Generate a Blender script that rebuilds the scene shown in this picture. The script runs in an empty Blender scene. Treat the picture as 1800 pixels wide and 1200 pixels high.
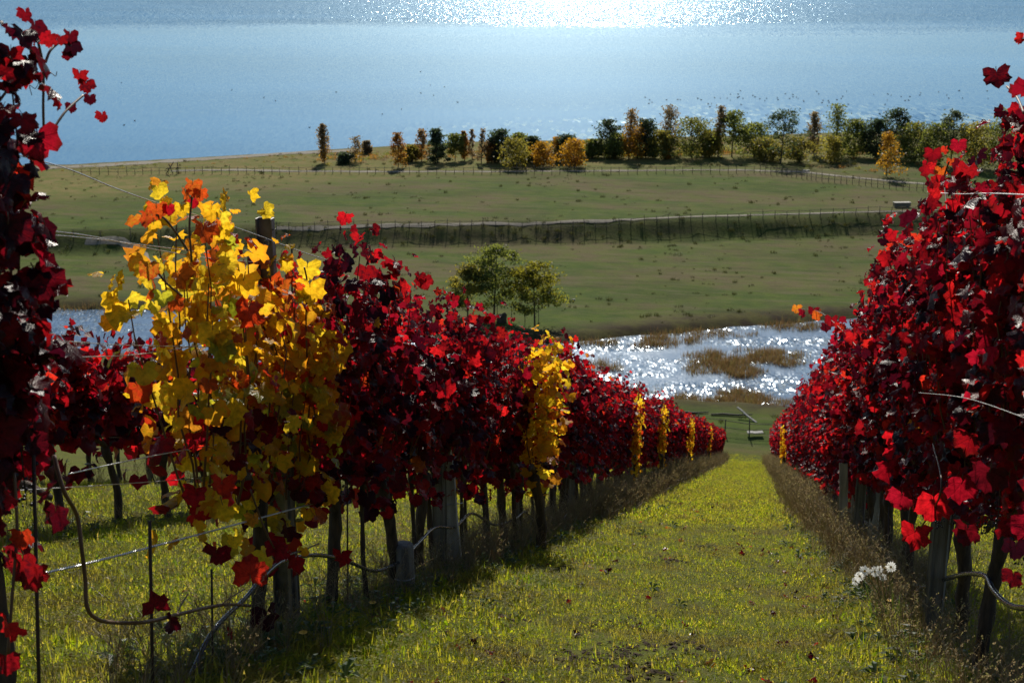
import bpy, math, random
import numpy as np
from mathutils import Matrix, Vector
random.seed(7)
RNG = np.random.default_rng(7)
R = math.radians
scene = bpy.context.scene
COL = scene.collection

# ------------------------------------------------------------------ camera, sky, sun, exposure
PITCH, YAW, FPX = R(15.6), R(10.33), 2500.0
TS = 0.355                       # fall of the vineyard slope along the rows (+Y)
CAMH = 1.1
cam_d = bpy.data.cameras.new('camera')
cam = bpy.data.objects.new('camera', cam_d); COL.objects.link(cam)
cam.location = (0, 0, 0)
cam.rotation_euler = (math.pi/2 - PITCH, 0, YAW)
cam_d.sensor_width = 36; cam_d.lens = 50
cam_d.clip_start = 0.05; cam_d.clip_end = 20000
cam_d.dof.use_dof = True; cam_d.dof.focus_distance = 8.5; cam_d.dof.aperture_fstop = 7.1
scene.camera = cam

SUN_EL, SUN_AZ = R(35), R(-8.6)  # azimuth measured from +Y towards +X
world = bpy.data.worlds.new('World'); scene.world = world; world.use_nodes = True
wn = world.node_tree.nodes; wl = world.node_tree.links
sky = wn.new('ShaderNodeTexSky'); sky.sky_type = 'NISHITA'; sky.sun_disc = False
sky.sun_elevation = SUN_EL; sky.sun_rotation = SUN_AZ
sky.air_density = 1.0; sky.dust_density = 0.3; sky.ozone_density = 3.0
wn['Background'].inputs['Strength'].default_value = 0.075
wl.new(sky.outputs[0], wn['Background'].inputs['Color'])
sun_d = bpy.data.lights.new('sun', 'SUN'); sun_d.energy = 5.0; sun_d.angle = R(0.53); sun_d.color = (1, 0.93, 0.82)
sun = bpy.data.objects.new('sun', sun_d); COL.objects.link(sun)
tosun = Vector((math.sin(SUN_AZ)*math.cos(SUN_EL), math.cos(SUN_AZ)*math.cos(SUN_EL), math.sin(SUN_EL)))
sun.rotation_euler = tosun.to_track_quat('Z', 'Y').to_euler()
scene.view_settings.view_transform = 'Standard'; scene.view_settings.look = 'None'
scene.view_settings.gamma = 1; scene.view_settings.exposure = 0.25
scene.view_settings.use_curve_mapping = False
scene.cycles.max_bounces = 7; scene.cycles.diffuse_bounces = 3; scene.cycles.glossy_bounces = 3
scene.cycles.transmission_bounces = 5; scene.cycles.transparent_max_bounces = 6
scene.cycles.use_denoising = True

# ------------------------------------------------------------------ geometry of the place
FWD = np.array([-math.sin(YAW), math.cos(YAW), 0.0]); RGT = np.array([math.cos(YAW), math.sin(YAW), 0.0])
CF = FWD*math.cos(PITCH) + np.array([0, 0, -math.sin(PITCH)])
CU = FWD*math.sin(PITCH) + np.array([0, 0, math.cos(PITCH)])
def ray(px, py): return CF + RGT*((px-900)/FPX) + CU*((600-py)/FPX)
def proj(P):
    P = np.asarray(P, float); t = P@CF
    return 900+FPX*(P@RGT)/t, 600-FPX*(P@CU)/t
def onz(px, py, z): d = ray(px, py); return d*(z/d[2])
def onx(px, py, X): d = ray(px, py); return d*(X/d[0])
def row_y(px, X, dz=1.0):
    lo, hi = 1.0, 200.0
    sgn = 1 if X > 0 else -1
    for _ in range(50):
        m = (lo+hi)/2; q = proj((X, m, -CAMH-TS*m+dz))[0]
        if (q-px)*sgn > 0: lo = m
        else: hi = m
    return lo
Z_LAKE, Z_MEAD, Z_UP = -37.0, -36.4, -34.3
def line(pts, z):
    A = np.array([onz(x, y, z) for x, y in pts]); return A@RGT, A@FWD
PN = line([(-900, 600), (140, 632), (600, 665), (1100, 702), (1400, 719), (1800, 735), (2600, 745)], Z_LAKE)
PF = line([(-900, 520), (130, 541), (300, 547), (640, 590), (860, 606), (1020, 600), (1180, 582), (1430, 560), (1800, 545), (2600, 530)], Z_LAKE)
BK = line([(-900, 470), (140, 446), (480, 436), (760, 432), (1000, 428), (1300, 422), (1560, 412), (1800, 405), (2600, 395)], Z_MEAD)
SH = line([(-900, 305), (130, 289), (560, 264), (800, 250), (1150, 242), (1500, 232), (1800, 225), (2600, 215)], -35.1)
def sst(a, b, x): t = np.clip((x-a)/(b-a), 0, 1); return t*t*(3-2*t)
_k = RNG.uniform(-1, 1, (24, 2)); _ph = RNG.uniform(0, 6.28, 24)
def wob(x, y, f):                       # smooth pseudo noise
    s = 0
    for i in range(8):
        s = s + np.sin(_k[i, 0]*x*f*1.9+_k[i, 1]*y*f*1.9+_ph[i]) + .6*np.sin(_k[i+8, 0]*x*f*4.3+_k[i+8, 1]*y*f*4.3+_ph[i+8])
    return s/9
def ground_z(x, y):
    x = np.asarray(x, float); y = np.asarray(y, float)
    u = x*RGT[0]+y*RGT[1]; v = x*FWD[0]+y*FWD[1]
    hill = -CAMH - TS*y + 0.03*wob(x, y, 1.3) + 0.015*wob(y, x, 5)
    n = wob(u, v, .12)
    pn, pf = np.interp(u, *PN), np.interp(u, *PF)
    bk, sh = np.interp(u, *BK), np.interp(u, *SH)
    flat = Z_MEAD + .10*wob(u, v, .3) + 0*u
    inp = np.minimum(v-pn, pf-v) + 1.6*n + .8*wob(v, u, .6)
    flat = flat - 1.2*sst(-1.5, 2.0, inp)
    flat = flat + 2.1*sst(-1.2, 4.8, v-bk+.6*n+.9*wob(v, u, .5))
    flat = flat - 1.0*sst(20, 45, v-bk)*sst(60, 20, sh-v)*0.5
    flat = flat - 3.8*sst(-2.5, 5, v-sh+.8*n)
    k = 1.2
    h = np.clip(.5+.5*(hill-flat)/k/2, 0, 1)
    return flat*(1-h)+hill*h + k*h*(1-h)
def gpt(px, py, z0=Z_MEAD):              # pixel -> point on the terrain (iterated)
    z = z0
    for _ in range(12):
        P = onz(px, py, z); z = .5*z+.5*float(ground_z(P[0], P[1]))
    P = onz(px, py, z); P[2] = float(ground_z(P[0], P[1])); return P
def hpt(px, py, dz=0):
    d = ray(px, py); t = (-CAMH+dz)/(d[2]+TS*d[1]); return d*t
def gz(x, y): return float(ground_z(x, y))

# ------------------------------------------------------------------ helpers
def tag(o, label=None, cat=None, group=None, kind=None):
    if label: o['label'] = label
    if cat: o['category'] = cat
    if group: o['group'] = group
    if kind: o['kind'] = kind
    return o
def empty(name, loc, rz=0):
    o = bpy.data.objects.new(name, None); COL.objects.link(o); o.location = loc; o.rotation_euler = (0, 0, rz)
    o.empty_display_size = .2
    return o
def link(name, mesh, parent=None, loc=None):
    o = bpy.data.objects.new(name, mesh); COL.objects.link(o)
    if parent: o.parent = parent
    if loc is not None: o.location = loc
    return o
class MB:
    def __init__(s): s.v = []; s.f = []; s.n = 0; s.rnd = []; s.uv = []; s.m = []; s.sm = True
    def add(s, V, F, rnd=0.0, uv=None, m=0):
        V = np.asarray(V, float).reshape(-1, 3)
        s.v.append(V); s.f += [tuple(i+s.n for i in f) for f in F]
        s.rnd += [rnd]*len(F); s.m += [m]*len(F)
        s.uv.append(np.zeros((len(V), 2)) if uv is None else np.asarray(uv, float))
        s.n += len(V)
    def tube(s, pts, rad, n=6, cap=True, jit=0, rnd=0.0, m=0):
        pts = np.asarray(pts, float); k = len(pts); rad = np.broadcast_to(rad, (k,))
        V = []; up = np.array([.3, .2, 1.0])
        for i in range(k):
            d = pts[min(i+1, k-1)]-pts[max(i-1, 0)]; d = d/(np.linalg.norm(d)+1e-9)
            if i == 0:
                a = np.cross(d, up); 
                if np.linalg.norm(a) < .2: a = np.cross(d, [1, 0, 0])
            else: a = a-d*(a@d)
            a = a/(np.linalg.norm(a)+1e-9); b = np.cross(d, a)
            for j in range(n):
                t = 6.2832*j/n; r = rad[i]*(1+(jit*random.uniform(-1, 1) if jit else 0))
                V.append(pts[i]+(a*math.cos(t)+b*math.sin(t))*r)
        F = [(i*n+j, i*n+(j+1) % n, (i+1)*n+(j+1) % n, (i+1)*n+j) for i in range(k-1) for j in range(n)]
        if cap: F += [tuple(range(n-1, -1, -1)), tuple((k-1)*n+j for j in range(n))]
        uv = [(j/n, i/k) for i in range(k) for j in range(n)]
        s.add(V, F, rnd, uv, m)
    def box(s, c, size, rot=None, m=0, bev=0):
        c = np.asarray(c, float); h = np.asarray(size, float)/2
        sg = [(-1,-1,-1),(1,-1,-1),(1,1,-1),(-1,1,-1),(-1,-1,1),(1,-1,1),(1,1,1),(-1,1,1)]
        V = np.array([np.array(q)*h for q in sg])
        if rot is not None: V = V@np.asarray(rot).T
        s.add(V+c, [(3,2,1,0),(4,5,6,7),(0,1,5,4),(1,2,6,5),(2,3,7,6),(3,0,4,7)], m=m)
    def mesh(s, name, mats, smooth=True):
        me = bpy.data.meshes.new(name)
        V = np.concatenate(s.v) if s.v else np.zeros((0, 3)); me.from_pydata(V.tolist(), [], s.f)
        for mt in (mats if isinstance(mats, (list, tuple)) else [mats]): me.materials.append(mt)
        if len(s.f):
            me.polygons.foreach_set('material_index', s.m)
            me.polygons.foreach_set('use_smooth', [smooth]*len(s.f))
            a = me.attributes.new('rnd', 'FLOAT', 'FACE'); a.data.foreach_set('value', s.rnd)
            UV = np.concatenate(s.uv); li = np.zeros(len(me.loops), np.int32); me.loops.foreach_get('vertex_index', li)
            l = me.uv_layers.new(name='UVMap'); l.data.foreach_set('uv', UV[li].ravel())
        me.update(); return me
    def build(s, name, mats, parent=None, loc=None, smooth=True): return link(name, s.mesh(name, mats, smooth), parent, loc)
def rotz(a): c, s_ = math.cos(a), math.sin(a); return np.array([[c, -s_, 0], [s_, c, 0], [0, 0, 1.]])
def rotx(a): c, s_ = math.cos(a), math.sin(a); return np.array([[1., 0, 0], [0, c, -s_], [0, s_, c]])
def roty(a): c, s_ = math.cos(a), math.sin(a); return np.array([[c, 0, s_], [0, 1., 0], [-s_, 0, c]])

# ------------------------------------------------------------------ materials
class NT:
    def __init__(s, name):
        s.m = bpy.data.materials.new(name); s.m.use_nodes = True; s.t = s.m.node_tree; s.n = s.t.nodes; s.n.clear()
        s.out = s.n.new('ShaderNodeOutputMaterial')
    def node(s, typ, _props=None, **inp):
        nd = s.n.new('ShaderNode'+typ)
        for k, v in (_props or {}).items(): setattr(nd, k, v)
        for k, v in inp.items(): s.set(nd, k.replace('_', ' '), v)
        return nd
    def set(s, nd, key, v):
        i = nd.inputs[int(key[1:])] if key[0] == 'i' and key[1:].isdigit() else nd.inputs[key]
        if isinstance(v, bpy.types.NodeSocket): s.t.links.new(v, i)
        else: i.default_value = v
    def math(s, op, a, b=0.0, c=0.0, clamp=False):
        nd = s.node('Math', {'operation': op, 'use_clamp': clamp}); s.set(nd, 'i0', a); s.set(nd, 'i1', b)
        if op in ('MULTIPLY_ADD', 'SMOOTH_MIN', 'COMPARE'): s.set(nd, 'i2', c)
        return nd.outputs[0]
    def vmath(s, op, a, b=(0, 0, 0)):
        nd = s.node('VectorMath', {'operation': op}); s.set(nd, 'i0', a)
        if op == 'SCALE': s.set(nd, 'Scale', b)
        else: s.set(nd, 'i1', b)
        return nd.outputs[0]
    def mix(s, f, a, b, mode='MIX'):
        nd = s.node('Mix', {'data_type': 'RGBA', 'blend_type': mode})
        s.set(nd, 'i0', f); s.set(nd, 'i6', a); s.set(nd, 'i7', b); return nd.outputs[2]
    def ramp(s, f, stops, interp='LINEAR'):
        nd = s.n.new('ShaderNodeValToRGB'); e = nd.color_ramp.elements; nd.color_ramp.interpolation = interp
        while len(e) < len(stops): e.new(.5)
        for q, (p, c) in zip(e, stops): q.position = p; q.color = (*c, 1) if len(c) == 3 else c
        s.t.links.new(f, nd.inputs[0]); return nd.outputs[0]
    def noise(s, scale, vec=None, detail=4, rough=.55, out=0):
        nd = s.node('TexNoise', None, Scale=scale, Detail=detail, Roughness=rough)
        if vec is not None: s.set(nd, 'Vector', vec)
        return nd.outputs[out]
    def rng(s, v, a, b, c=0.0, d=1.0):
        nd = s.node('MapRange', {'clamp': True}); s.set(nd, 'i0', v)
        for k, q in zip(('i1', 'i2', 'i3', 'i4'), (a, b, c, d)): s.set(nd, k, q)
        return nd.outputs[0]
    def pos(s): return s.node('NewGeometry').outputs['Position']
    def bump(s, h, strength=.3, dist=.01): return s.node('Bump', None, Height=h, Strength=strength, Distance=dist).outputs[0]
    def finish(s, sh): s.t.links.new(sh, s.out.inputs['Surface']); return s.m
def C4(c): return (*c, 1)

def leaf_mat(name, diff, trans, spots=None, spot_amt=.5, fac=.55, rough=.38, veins=.35, edge=None):
    """thin leaf: dark glossy face, saturated light through it"""
    t = NT(name)
    r = t.math('FRACT', t.math('ADD', t.math('MULTIPLY', t.node('ObjectInfo').outputs['Random'], 17.31), t.node('Attribute', {'attribute_name': 'rnd'}).outputs['Fac']))
    r2 = t.math('FRACT', t.math('MULTIPLY', r, 13.7))
    uv = t.node('UVMap').outputs[0]
    vec = t.vmath('ADD', uv, t.node('CombineXYZ', None, X=t.math('MULTIPLY', r, 37.0), Y=t.math('MULTIPLY', r2, 23.0)).outputs[0])
    sx = t.node('SeparateXYZ', None, Vector=uv)
    x, y = sx.outputs[0], sx.outputs[1]
    ang = t.math('ARCTAN2', x, t.math('ADD', y, .0))
    rad = t.math('SQRT', t.math('ADD', t.math('MULTIPLY', x, x), t.math('MULTIPLY', y, y)))
    # five main veins fanning from the leaf stalk, plus side veins
    w = t.math('MULTIPLY', t.math('ABSOLUTE', t.math('SUBTRACT', t.math('FRACT', t.math('ADD', t.math('DIVIDE', ang, .88), .5)), .5)), rad)
    v1 = t.rng(w, .0, .028, 1.0, 0.0)
    side = t.math('ABSOLUTE', t.math('SUBTRACT', t.math('FRACT', t.math('MULTIPLY', t.math('SUBTRACT', rad, t.math('MULTIPLY', w, 1.1)), 7.0)), .5))
    v2 = t.rng(side, .0, .09, .45, 0.0)
    vein = t.math('MULTIPLY', t.math('MAXIMUM', v1, v2), veins)
    n1 = t.noise(3.2, vec, 4, .6); n2 = t.noise(11, vec, 3, .6)
    D = t.ramp(r, diff); T = t.ramp(r, trans)
    var = t.rng(n1, .3, .7, .45, 1.25)
    T = t.mix(1, T, t.node('CombineColor', None, Red=var, Green=var, Blue=var).outputs[0], 'MULTIPLY')
    if spots:
        f = t.rng(t.math('ADD', n1, t.math('MULTIPLY', t.math('SUBTRACT', r2, .5), .45)), .50, .68, 0, spot_amt)
        f = t.math('MAXIMUM', f, t.rng(n2, .62, .72, 0, spot_amt))
        T = t.mix(f, T, C4(spots)); D = t.mix(f, D, C4([q*.35 for q in spots]))
    if edge:
        f = t.rng(t.math('ADD', rad, t.math('MULTIPLY', t.math('SUBTRACT', n2, .5), .5)), .62, .95, 0, .9)
        f = t.math('MULTIPLY', f, t.rng(r2, .2, .7))
        T = t.mix(f, T, C4(edge)); D = t.mix(f, D, C4([q*.35 for q in edge]))
    T = t.mix(vein, T, t.mix(1, T, (.35, .3, .3, 1), 'MULTIPLY'))
    D = t.mix(t.math('MULTIPLY', vein, .8), D, t.mix(.4, D, (.18, .10, .06, 1)))
    bp = t.bump(t.math('ADD', t.math('MULTIPLY', n2, .5), t.math('MULTIPLY', vein, -1.0)), 0.5, .010)
    p = t.node('BsdfPrincipled', None, Base_Color=D, Roughness=t.rng(n1, .3, .7, rough-.12, rough+.10), Normal=bp)
    p.inputs['Specular IOR Level'].default_value = .20
    tr = t.node('BsdfTranslucent', None, Color=T, Normal=bp)
    mx = t.node('MixShader', None, i0=fac); t.t.links.new(p.outputs[0], mx.inputs[1]); t.t.links.new(tr.outputs[0], mx.inputs[2])
    return t.finish(mx.outputs[0])

M = {}
M['red'] = leaf_mat('leaf_red', [(0, (.035, .006, .012)), (.5, (.05, .007, .012)), (1, (.075, .008, .01))],
                    [(0, (.36, .005, .014)), (.3, (.50, .008, .030)), (.42, (.70, .010, .018)), (.6, (.80, .012, .020)), (.9, (.92, .022, .020)), (1, (.95, .06, .02))],
                    spots=(.20, .004, .012), spot_amt=.75, fac=.57, veins=.55, edge=(.10, .012, .008))
M['dark'] = leaf_mat('leaf_dark', [(0, (.016, .007, .014)), (1, (.035, .008, .014))],
                     [(0, (.06, .003, .012)), (.5, (.22, .005, .014)), (1, (.55, .010, .014))], spots=(.015, .004, .01), spot_amt=.8, rough=.34, fac=.5)
M['orange'] = leaf_mat('leaf_orange', [(0, (.14, .03, .008)), (1, (.2, .07, .01))],
                       [(0, (.85, .07, .012)), (.5, (.92, .2, .02)), (1, (.95, .42, .03))], spots=(.6, .03, .012), spot_amt=.8, edge=(.6, .03, .012))
M['yellow'] = leaf_mat('leaf_yellow', [(0, (.58, .32, .012)), (1, (.62, .44, .02))],
                       [(0, (.95, .48, .015)), (.5, (1.0, .64, .02)), (1, (.98, .74, .04))], spots=(.75, .24, .015), spot_amt=.6, edge=(.80, .25, .015), veins=.2, fac=.70)
M['green'] = leaf_mat('leaf_green', [(0, (.12, .13, .012)), (1, (.2, .18, .015))],
                      [(0, (.45, .52, .03)), (1, (.80, .70, .04))], spots=(.85, .55, .03), spot_amt=.5, veins=.2)

def wood_mat(name, a, b, scale=18, stretch=(1, 1, .12), rough=.85, bs=.6, bd=.01):
    t = NT(name); tc = t.node('TexCoord').outputs['Object']
    rr = t.node('ObjectInfo').outputs['Random']
    v = t.vmath('ADD', t.vmath('MULTIPLY', tc, stretch), t.node('CombineXYZ', None, X=t.math('MULTIPLY', rr, 9.0), Y=rr).outputs[0])
    n = t.noise(scale, v, 6, .7); n2 = t.noise(3, tc, 3)
    c = t.mix(t.rng(n, .35, .65), C4(a), C4(b))
    c = t.mix(t.rng(n2, .4, .7, 0, .5), c, C4([q*.5 for q in a]))
    p = t.node('BsdfPrincipled', None, Base_Color=c, Roughness=rough, Normal=t.bump(n, bs, bd))
    return t.finish(p.outputs[0])
M['bark'] = wood_mat('vine_bark', (.035, .024, .017), (.11, .075, .05), 30, (1, 1, .15), .9, .9, .015)
M['cane'] = wood_mat('vine_cane', (.10, .045, .02), (.17, .08, .035), 30, (1, 1, .3), .6, .3, .003)
M['post'] = wood_mat('grey_post', (.10, .09, .075), (.30, .28, .24), 30, (1, 1, .05), .9, 1.0, .01)
M['palepost'] = wood_mat('pale_slab', (.30, .28, .24), (.55, .52, .46), 22, (1, 1, .12), .9, .9, .008)
M['fence'] = wood_mat('fence_wood', (.06, .05, .04), (.13, .11, .09), 8, (1, 1, .2), .9)
M['treebark'] = wood_mat('tree_bark', (.06, .045, .035), (.14, .11, .09), 6, (1, 1, .3), .95)
M['plank'] = wood_mat('white_plank', (.24, .24, .22), (.36, .35, .32), 6, (1, 1, 1), .9)
def simple(name, col, rough=.6, metal=0, n=20, amt=.25, spec=.5):
    t = NT(name); tc = t.node('TexCoord').outputs['Object']
    nz = t.noise(n, tc, 4)
    c = t.mix(t.rng(nz, .3, .7, 0, 1), C4([q*(1-amt) for q in col]), C4([min(1, q*(1+amt)) for q in col]))
    p = t.node('BsdfPrincipled', None, Base_Color=c, Roughness=t.rng(nz, .3, .7, max(.05, rough-.1), rough+.1), Metallic=metal, Normal=t.bump(nz, .15, .002))
    p.inputs['Specular IOR Level'].default_value = spec
    return t.finish(p.outputs[0])
M['hose'] = simple('black_hose', (.03, .035, .045), .24, 0, 30, .3, .8)
M['wire'] = simple('galvanised_wire', (.5, .5, .5), .35, .9, 60)
M['steel'] = simple('weathered_steel', (.20, .19, .18), .5, .7, 14, .4)
M['rust'] = simple('rusty_rod', (.06, .035, .025), .8, .2, 40)
M['grape'] = simple('dried_grape', (.014, .012, .022), .4, 0, 60)
M['duck'] = simple('dark_plumage', (.03, .03, .035), .7)

M['disc'] = simple('yellow_disc', (.75, .42, .03), .7)
M['seed'] = simple('seed_head', (.30, .24, .17), .9)

def thin_mat(name, cols, tcols, fac=.5, rough=.5, patch=None, pscale=.6, spec=.4):
    """grass, reeds, far foliage"""
    t = NT(name)
    ra = t.node('Attribute', {'attribute_name': 'rnd'}).outputs['Fac']
    io = t.node('Attribute', {'attribute_name': 'irnd', 'attribute_type': 'INSTANCER'}).outputs['Fac']
    r = t.math('FRACT', t.math('ADD', t.math('ADD', ra, io), t.math('MULTIPLY', t.node('ObjectInfo').outputs['Random'], 5.3)))
    D = t.ramp(r, cols); T = t.ramp(r, tcols)
    if patch:
        n = t.noise(pscale, t.pos(), 5, .6)
        f = t.rng(n, .42, .66, 0, .85)
        T = t.mix(f, T, C4(patch[0])); D = t.mix(f, D, C4(patch[1]))
    p = t.node('BsdfPrincipled', None, Base_Color=D, Roughness=rough); p.inputs['Specular IOR Level'].default_value = spec
    tr = t.node('BsdfTranslucent', None, Color=T)
    mx = t.node('MixShader', None, i0=fac); t.t.links.new(p.outputs[0], mx.inputs[1]); t.t.links.new(tr.outputs[0], mx.inputs[2])
    return t.finish(mx.outputs[0])
M['grass'] = thin_mat('grass_blades', [(0, (.08, .12, .01)), (.7, (.14, .165, .012)), (1, (.20, .17, .04))],
                      [(0, (.22, .38, .005)), (.55, (.54, .58, .015)), (.85, (.74, .66, .04)), (1, (.8, .62, .10))], .60, .5,
                      patch=((.36, .27, .05), (.12, .095, .035)), pscale=1.7, spec=.06)
M['dry'] = thin_mat('dry_stems', [(0, (.14, .10, .06)), (.6, (.26, .21, .13)), (1, (.15, .15, .06))],
                    [(0, (.26, .17, .08)), (.6, (.50, .38, .20)), (1, (.36, .36, .08))], .4, .5)
M['weed'] = thin_mat('weed_leaves', [(0, (.03, .06, .015)), (1, (.06, .10, .02))], [(0, (.12, .2, .02)), (1, (.25, .33, .04))], .5, .4)
M['reed'] = thin_mat('reed_stems', [(0, (.09, .06, .03)), (.6, (.15, .10, .045)), (1, (.09, .10, .03))],
                     [(0, (.18, .10, .04)), (.6, (.30, .18, .07)), (1, (.2, .2, .05))], .4, .6)
M['tussock'] = thin_mat('tussock_blades', [(0, (.03, .035, .014)), (1, (.06, .06, .02))], [(0, (.05, .06, .015)), (1, (.10, .10, .02))], .4, .7)
M['petal'] = thin_mat('white_petal', [(0, (.80, .80, .76)), (1, (.82, .82, .80))], [(0, (.85, .85, .78)), (1, (.9, .9, .85))], .5, .6)
def crown_mat(name, d, tcol):
    lo = lambda c, k: tuple(q*k for q in c)
    return thin_mat(name, [(0, lo(d, .6)), (.5, d), (1, lo(d, 1.35))], [(0, lo(tcol, .5)), (.5, tcol), (1, lo(tcol, 1.3))], .42, .6, spec=.25)
CR = {'dark': crown_mat('crown_dark', (.040, .062, .036), (.09, .13, .05)),
      'green': crown_mat('crown_green', (.085, .11, .036), (.28, .31, .05)),
      'olive': crown_mat('crown_olive', (.12, .115, .03), (.42, .36, .05)),
      'pale': crown_mat('crown_pale', (.07, .085, .05), (.14, .17, .07)),
      'gold': crown_mat('crown_gold', (.32, .17, .02), (.75, .40, .03)),
      'orange': crown_mat('crown_orange', (.26, .14, .045), (.60, .30, .06)),
      'brown': crown_mat('crown_brown', (.19, .145, .09), (.40, .29, .13)),
      'lime': crown_mat('crown_lime', (.10, .105, .014), (.34, .31, .03))}

# ------------------------------------------------------------------ ground, lake, pond, tracks
def axis(segs):
    a = []
    for x0, x1, st in segs: a += list(np.arange(x0, x1, st))
    return np.array(a+[segs[-1][1]])
us = axis([(-2400, -400, 200), (-400, -130, 27), (-130, -12, 1.6), (-12, 28, .4), (28, 130, 1.6), (130, 400, 27), (400, 2400, 200)])
vs = axis([(-120, 0, 12), (0, 22, .4), (22, 84, 1.1), (84, 320, .9), (320, 380, 12)])
UU, VV = np.meshgrid(us, vs)
GX = UU*RGT[0]+VV*FWD[0]; GY = UU*RGT[1]+VV*FWD[1]; GZ = ground_z(GX, GY)
nu, nv = len(us), len(vs)
idx = np.arange(nu*nv).reshape(nv, nu)
quads = np.stack([idx[:-1, :-1], idx[:-1, 1:], idx[1:, 1:], idx[1:, :-1]], -1).reshape(-1, 4)
me = bpy.data.meshes.new('ground'); me.from_pydata(np.stack([GX, GY, GZ], -1).reshape(-1, 3).tolist(), [], quads.tolist())
def vattr(me, name, arr): a = me.attributes.new(name, 'FLOAT', 'POINT'); a.data.foreach_set('value', arr.ravel().astype(np.float32))
wh = sst(-1.0, 1.0, (-CAMH-TS*GY)-(Z_MEAD)+.8)
shd = np.interp(UU, *SH)-VV
wsh = sst(52, 30, shd+5*wob(UU, VV, .3)); wbank = sst(-3.0, 2.0, VV-np.interp(UU, *BK)+2*wob(UU, VV, .12))*sst(6.0, 3.5, VV-np.interp(UU, *BK)+.6*wob(UU, VV, .12))*(.45+.5*wob(UU, VV, .35))
inpond = np.minimum(VV-np.interp(UU, *PN), np.interp(UU, *PF)-VV)+1.6*wob(UU, VV, .12)
wmud = sst(-5.0, -1.0, inpond)
wbeach = sst(4.0, 1.0, shd)
for nme, arr in (('w_hill', wh), ('w_shore', wsh), ('w_bank', wbank), ('w_mud', wmud), ('w_beach', wbeach)): vattr(me, nme, arr)
me.polygons.foreach_set('use_smooth', [True]*len(me.polygons))
t = NT('ground'); P = t.pos()
def at(n): return t.node('Attribute', {'attribute_name': n}).outputs['Fac']
flatP = t.vmath('MULTIPLY', P, (1, 1, 0))
n1 = t.noise(.045, flatP, 6, .6); n2 = t.noise(.35, flatP, 6, .65); n3 = t.noise(3.0, P, 5, .65); n4 = t.noise(22, P, 4, .6)
an = t.noise(.03, t.vmath('MULTIPLY', flatP, (1, 2.6, 0)), 5, .62)
mead = t.mix(t.rng(an, .44, .56), (.056, .084, .020, 1), (.108, .090, .045, 1))
st_ = t.noise(.5, t.vmath('MULTIPLY', flatP, (.35, 1.6, 1)), 6, .7)
mead = t.mix(t.rng(n2, .42, .66, 0, .7), mead, (.088, .118, .020, 1))
mead = t.mix(t.rng(n2, .60, .72, 0, .6), mead, (.10, .075, .045, 1))
mead = t.mix(t.rng(n1, .52, .66, 0, .35), mead, (.045, .052, .018, 1))
mead = t.mix(t.rng(st_, .52, .64, 0, .5), mead, (.125, .110, .062, 1))
mead = t.mix(t.rng(st_, .46, .36, 0, .55), mead, (.040, .054, .016, 1))
mead = t.mix(t.rng(n3, .56, .70, 0, .45), mead, (.030, .034, .014, 1))
shore = t.mix(t.rng(n2, .4, .6), (.17, .14, .055, 1), (.10, .12, .03, 1))
shore = t.mix(t.rng(n3, .5, .65, 0, .5), shore, (.20, .13, .05, 1))
bank = t.mix(t.rng(n2, .4, .6), (.045, .045, .020, 1), (.085, .085, .030, 1))  # darker than the meadow: shade of the slope face painted into the colour
mud = t.mix(t.rng(n2, .4, .6), (.045, .035, .022, 1), (.075, .07, .025, 1))
beach = t.mix(t.rng(n3, .4, .6), (.05, .042, .035, 1), (.13, .12, .10, 1))
hill = t.mix(t.rng(n3, .35, .65), (.060, .072, .014, 1), (.090, .100, .016, 1))
hill = t.mix(t.rng(t.noise(1.1, P, 5, .6), .45, .66, 0, .55), hill, (.075, .056, .028, 1))
hill = t.mix(t.rng(n4, .5, .7, 0, .6), hill, (.03, .022, .012, 1))
c = t.mix(at('w_shore'), mead, shore); c = t.mix(at('w_bank'), c, bank); c = t.mix(at('w_mud'), c, mud)
c = t.mix(at('w_beach'), c, beach); c = t.mix(at('w_hill'), c, hill)
hb = t.math('ADD', t.math('MULTIPLY', n3, .3), t.math('MULTIPLY', n4, .06))
p = t.node('BsdfPrincipled', None, Base_Color=c, Roughness=.95, Normal=t.bump(hb, .8, .25)); p.inputs['Specular IOR Level'].default_value = .03
me.materials.append(t.finish(p.outputs[0]))
tag(link('ground', me), 'grassy vineyard hillside falling to a flat green meadow', kind='structure')

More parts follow.
